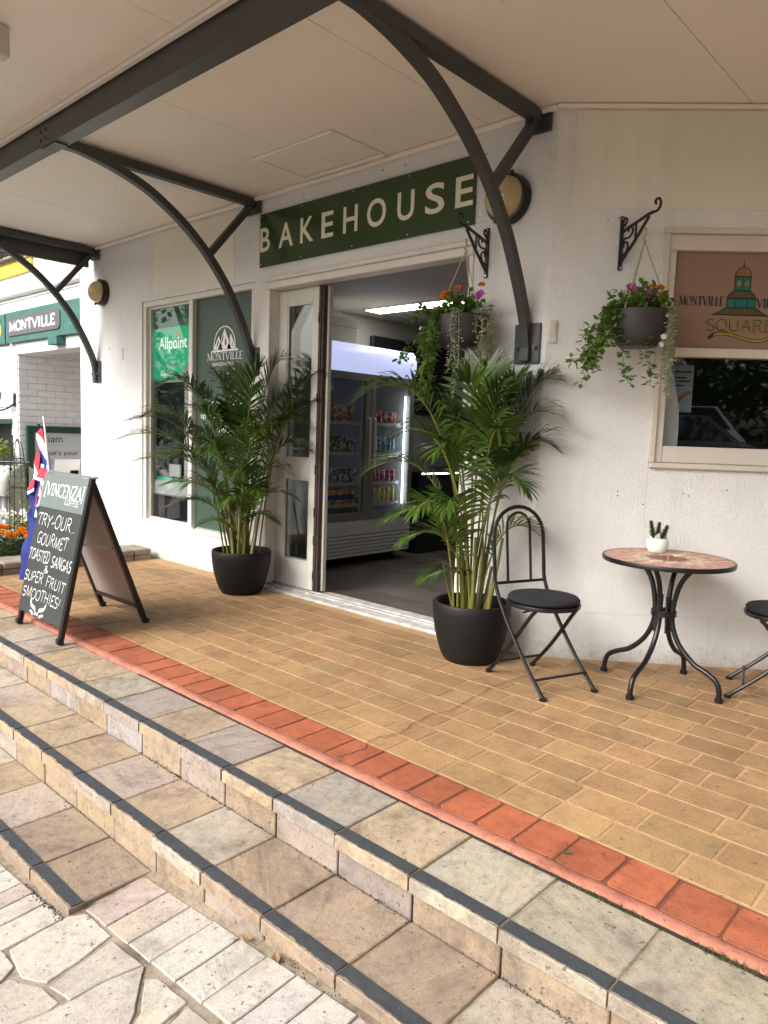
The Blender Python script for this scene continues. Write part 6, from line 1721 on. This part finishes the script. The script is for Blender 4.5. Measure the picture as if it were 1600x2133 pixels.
# ---- clothes rack with hanging shirts
RKz = .865
RA = radians(42.6)
rk = thing('clothes_rack', 'black clothes rail of white shirts behind the flower bed', 'clothes rack', (-7.98, 3.13, -.02), RA)
MB().tube([(-1.5, 0, RKz), (.02, 0, RKz)], .014, 8).build('rail', 'black_metal', rk)
for x in (-1.48, 0):
    MB().tube([(x, 0, 0), (x, 0, RKz)], .014, 8).build('post', 'black_metal', rk); MB().tube([(x, -.28, .012), (x, .28, .012)], .014, 8).build('foot', 'black_metal', rk)
def shirt(d, mat, label, L, tw):
    x = -7.98 - d * cos(RA); y = 3.13 - d * sin(RA)
    t = thing('hanging_shirt', label, 'shirt', (x, y, RKz - .02), RA + tw, 'shirts on the clothes rail')
    MB().tube(crv([(0, 0, .015), (.012, 0, .03), (0, 0, .03), (0, 0, -.03)], 3), .003, 5).tube([(0, -.19, -.10), (0, 0, -.03), (0, .19, -.10)], .005, 5).build('hanger', 'black_metal', t)
    m = MB()
    prof = [(-.035, .06, .018), (-.065, .13, .03), (-.11, .205, .036), (-.14, .225, .040), (-.22, .215, .045), (-.30, .20, .045), (-.45, .205, .05), (-L, .21, .055)]
    n = 22
    for j, (z, w, dd) in enumerate(prof):
        for k in range(n):
            a = 2 * pi * k / n; f = 1 + .25 * sin(a * 6 + d * 30) * min(1, j / 4)
            m.v.append((dd * cos(a) * f + .012 * sin(z * 9 + d * 17), w * sin(a), z))
    for j in range(len(prof) - 1):
        for k in range(n): m.f.append((j * n + k, j * n + (k + 1) % n, (j + 1) * n + (k + 1) % n, (j + 1) * n + k))
    m.build('shirt_body', mat, t, smooth=True, angle=80)
    for sg in (-1, 1):
        MB().tube([(0, sg * .17, -.12), (0, sg * .235, -.21), (.005, sg * .255, -.34)], [.045, .052, .056], 10).build('sleeve', mat, t, smooth=True)
for i, (d, mat, lb) in enumerate(((.05, 'shirt_grey', 'grey shirt at the right end of the clothes rail'), (.115, 'shirt_white', 'white shirt next to the grey shirt on the rail'), (.175, 'shirt_white', 'second white shirt from the grey one on the rail'), (.24, 'shirt_white', 'third white shirt from the grey one on the rail'), (.305, 'shirt_white', 'fourth white shirt from the grey one on the rail'), (.37, 'shirt_white', 'fifth white shirt from the grey one at the photo edge'), (.45, 'shirt_red', 'red shirt beyond the white ones on the rail'))):
    shirt(d, mat, lb, .60 + .05 * (i % 3), -.28 + .06 * (i % 3))
br = thing('notice_board', 'small white notice card propped on a thin black easel before the poster', 'notice', (-7.5, 3.3, -.02))
MB(lambda x, y, z: (-7.5 + .25 * (z - .75), y, z)).box(-.006, .006, 3.195, 3.46, .70, .905).build('card', 'ceramic_white', br, world=True)
MB(lambda x, y, z: (-7.492 + .25 * (z - .75), y, z)).box(.0, .004, 3.36, 3.45, .735, .79).build('card_picture', 'atm_dark', br, world=True)
for y in (3.23, 3.42): MB().tube([(-7.46, y, -.02), (-7.53, y, .72)], .008, 6).build('easel_leg', 'black_metal', br, world=True)
MB().tube([(-7.85, 3.33, -.02), (-7.53, 3.33, .74)], .008, 6).build('easel_leg', 'black_metal', br, world=True)

# ================================================================== FALLEN LEAVES
def fallen(loc, rz, L, mat, label):
    t = thing('fallen_leaf', label, 'leaf', loc, rz)
    m = MB(); n = 7
    for i in range(n):
        q = i / (n - 1); w = L * .27 * sin(pi * q) ** .8
        z = .002 + .10 * L * (2 * q - 1) ** 2
        m.v += [(L * (q - .5), -w, z + w * .35), (L * (q - .5), 0, z), (L * (q - .5), w, z + w * .35)]
    for i in range(n - 1):
        for j in range(2): m.f.append((i * 3 + j, i * 3 + j + 1, i * 3 + j + 4, i * 3 + j + 3))
    m.build('blade', mat, t)
    MB().tube([(-L * .5, 0, .012), (-L * .68, .004, .006)], .0008, 4).build('stalk', mat, t)
fallen((-0.998, 1.985, .007), .6, .030, 'dark_leaf', 'small green leaf lying on a terracotta border brick')
fallen((-1.49, 1.243, zg(-1.49, 1.243) + .002), -.5, .040, 'dry_leaf', 'dry brown leaf in the gutter below the second step')
fallen((-1.63, 1.246, zg(-1.63, 1.246) + .002), .3, .034, 'dry_leaf', 'dry brown leaf left of the other at the foot of the second step')
sp2 = MB(); random.seed(77)
for k in range(90):
    x = random.uniform(-4.5, -.6); y = random.uniform(1.9, 3.6 if x < -2 else 3.9); r = random.uniform(.002, .006)
    if random.random() < .5: y = random.uniform(2.2, 3.2)
    sp2.add([(x - r, y, .006), (x, y - r * .6, .006), (x + r, y + .001, .006), (x, y + r * .7, .009)], [(0, 1, 2, 3)])
smesh(sp2, 'litter', 'dry_leaf', 'stuff')

# ================================================================== ACROSS THE STREET (seen only as reflections in the panes)
random.seed(90)
def tree(loc, label, H, Rr, seedn):
    random.seed(seedn)
    t = thing('street_tree', label, 'tree', loc, random.uniform(0, 6), 'trees across the street')
    MB().tube(crv([(0, 0, 0), (.1, 0, H * .25), (.0, .1, H * .5), (.1, 0, H * .8)], 4), [.22 - .011 * i for i in range(13)], 8).build('trunk', 'bark', t, smooth=True)
    for k in range(5):
        a = k * 1.26; MB().tube(crv([(.05, 0, H * (.35 + .05 * k)), (Rr * .4 * cos(a), Rr * .4 * sin(a), H * (.5 + .05 * k)), (Rr * .8 * cos(a), Rr * .8 * sin(a), H * (.62 + .05 * k))], 4), [.09 - .008 * i for i in range(9)], 6).build('limb', 'bark', t, smooth=True)
    m = MB()
    cl = [(Rr * .75 * sqrt(random.random()), random.uniform(0, 6.28), random.uniform(.10, 1.0)) for _ in range(64)]
    for q, a, z in cl:
        c = Vector((q * cos(a), q * sin(a), H * z)); s = Rr * random.uniform(.14, .30)
        for k in range(110):
            v = Vector((random.gauss(0, 1), random.gauss(0, 1), random.gauss(0, .8))) * s * .6
            leaf_at(m, c + v, (random.gauss(0, 1), random.gauss(0, 1), random.gauss(0, .7)), .22, .07)
    m.build('crown', 'tree_leaf', t)
    return t
smesh(MB().box(4.6, 40, -30, 12, -1.7, 0.35), 'car_park', 'street')
t1 = tree((12, -4.5, .35), 'broad dark tree reflected in the angled window', 7.5, 3.4, 91)
t2 = tree((-19, -4.5, -1.6), 'tall open street tree reflected in the display window', 10, 2.4, 92)
for src, loc, lb in ((t1, (16, -9.5, .35), 'second dark tree behind the parked cars'), (t1, (10, -11, .35), 'dark tree standing left of the parked cars'), (t1, (17, -.5, .35), 'dark tree at the far right of the car park'), (t1, (14, -16, .35), 'rearmost dark tree behind the car park')):
    copy_thing(src, loc, random.uniform(0, 6), lb, 'trees across the street')
def car(loc, rz, paint, label, suv=0.0):
    t = thing('parked_car', label, 'car', loc, rz, 'cars parked across the street')
    side = [(-2.15, .35), (-2.2, .62), (-2.05, .86), (-1.35, .95 + suv * .1), (-.75, 1.38 + suv * .25), (.65, 1.42 + suv * .28), (1.55, 1.0 + suv * .25), (2.1, .92 + suv * .1), (2.18, .55), (2.1, .33)]
    def loft(pts, w, wt):
        m = MB(); n = len(pts)
        zmax = max(p[1] for p in pts)
        for sg in (-1, 1):
            for x, z in pts:
                m.v.append((x, sg * (w - (w - wt) * max(0, (z - .9)) / (zmax - .9 + 1e-6)), z))
        m.f += [tuple(range(n - 1, -1, -1)), tuple(n + i for i in range(n))] + [(i, (i + 1) % n, n + (i + 1) % n, n + i) for i in range(n)]
        return m
    loft(side, .86, .66).build('body', paint, t, smooth=True, angle=25)
    for sg in (-1, 1):
        zt = 1.30 + suv * .25
        y0, y1 = sg * .862, sg * .70
        MB().add([(-1.15, y0, .98), (-.72, y1, zt), (-.05, y1, zt), (-.05, y0, .98)], [(0, 1, 2, 3)]).build('side_window', 'car_glass', t)
        MB().add([(.02, y0, .98), (.02, y1, zt), (.6, y1, zt), (1.3, y0, 1.0)], [(0, 1, 2, 3)]).build('side_window', 'car_glass', t)
        for x in (-1.35, 1.35):
            MB().tube([(x, sg * .70, .33), (x, sg * .88, .33)], .33, 20).build('wheel', 'tyre', t)
            MB().tube([(x, sg * .875, .33), (x, sg * .89, .33)], .20, 14).build('rim', 'aluminium', t)
        MB().box(2.12, 2.20, sg * .62 - .16, sg * .62 + .16, .70, .85, .02).build('tail_light', 'tail_red', t)
        MB().box(-2.20, -2.12, sg * .6 - .18, sg * .6 + .18, .62, .76, .02).build('headlight', 'aluminium', t)
    MB().add([(1.60, -.68, 1.0 + suv * .25), (1.60, .68, 1.0 + suv * .25), (.70, .60, 1.40 + suv * .28), (.70, -.60, 1.40 + suv * .28)], [(0, 1, 2, 3)]).build('rear_window', 'car_glass', t)
    MB().add([(-1.36, -.74, 1.0), (-1.36, .74, 1.0), (-.79, .62, 1.36 + suv * .22), (-.79, -.62, 1.36 + suv * .22)], [(3, 2, 1, 0)]).build('windscreen', 'car_glass', t)
car((5.9, -1.3, .35), 2.2, 'car_dark', 'dark hatchback parked nearest the shop')
car((8.4, -2.6, .35), 2.35, 'car_silver', 'silver station wagon parked beyond the dark hatchback', 1.0)
car((9.4, 0.6, .35), 2.2, 'car_silver', 'silver car at the right of the row', .6)
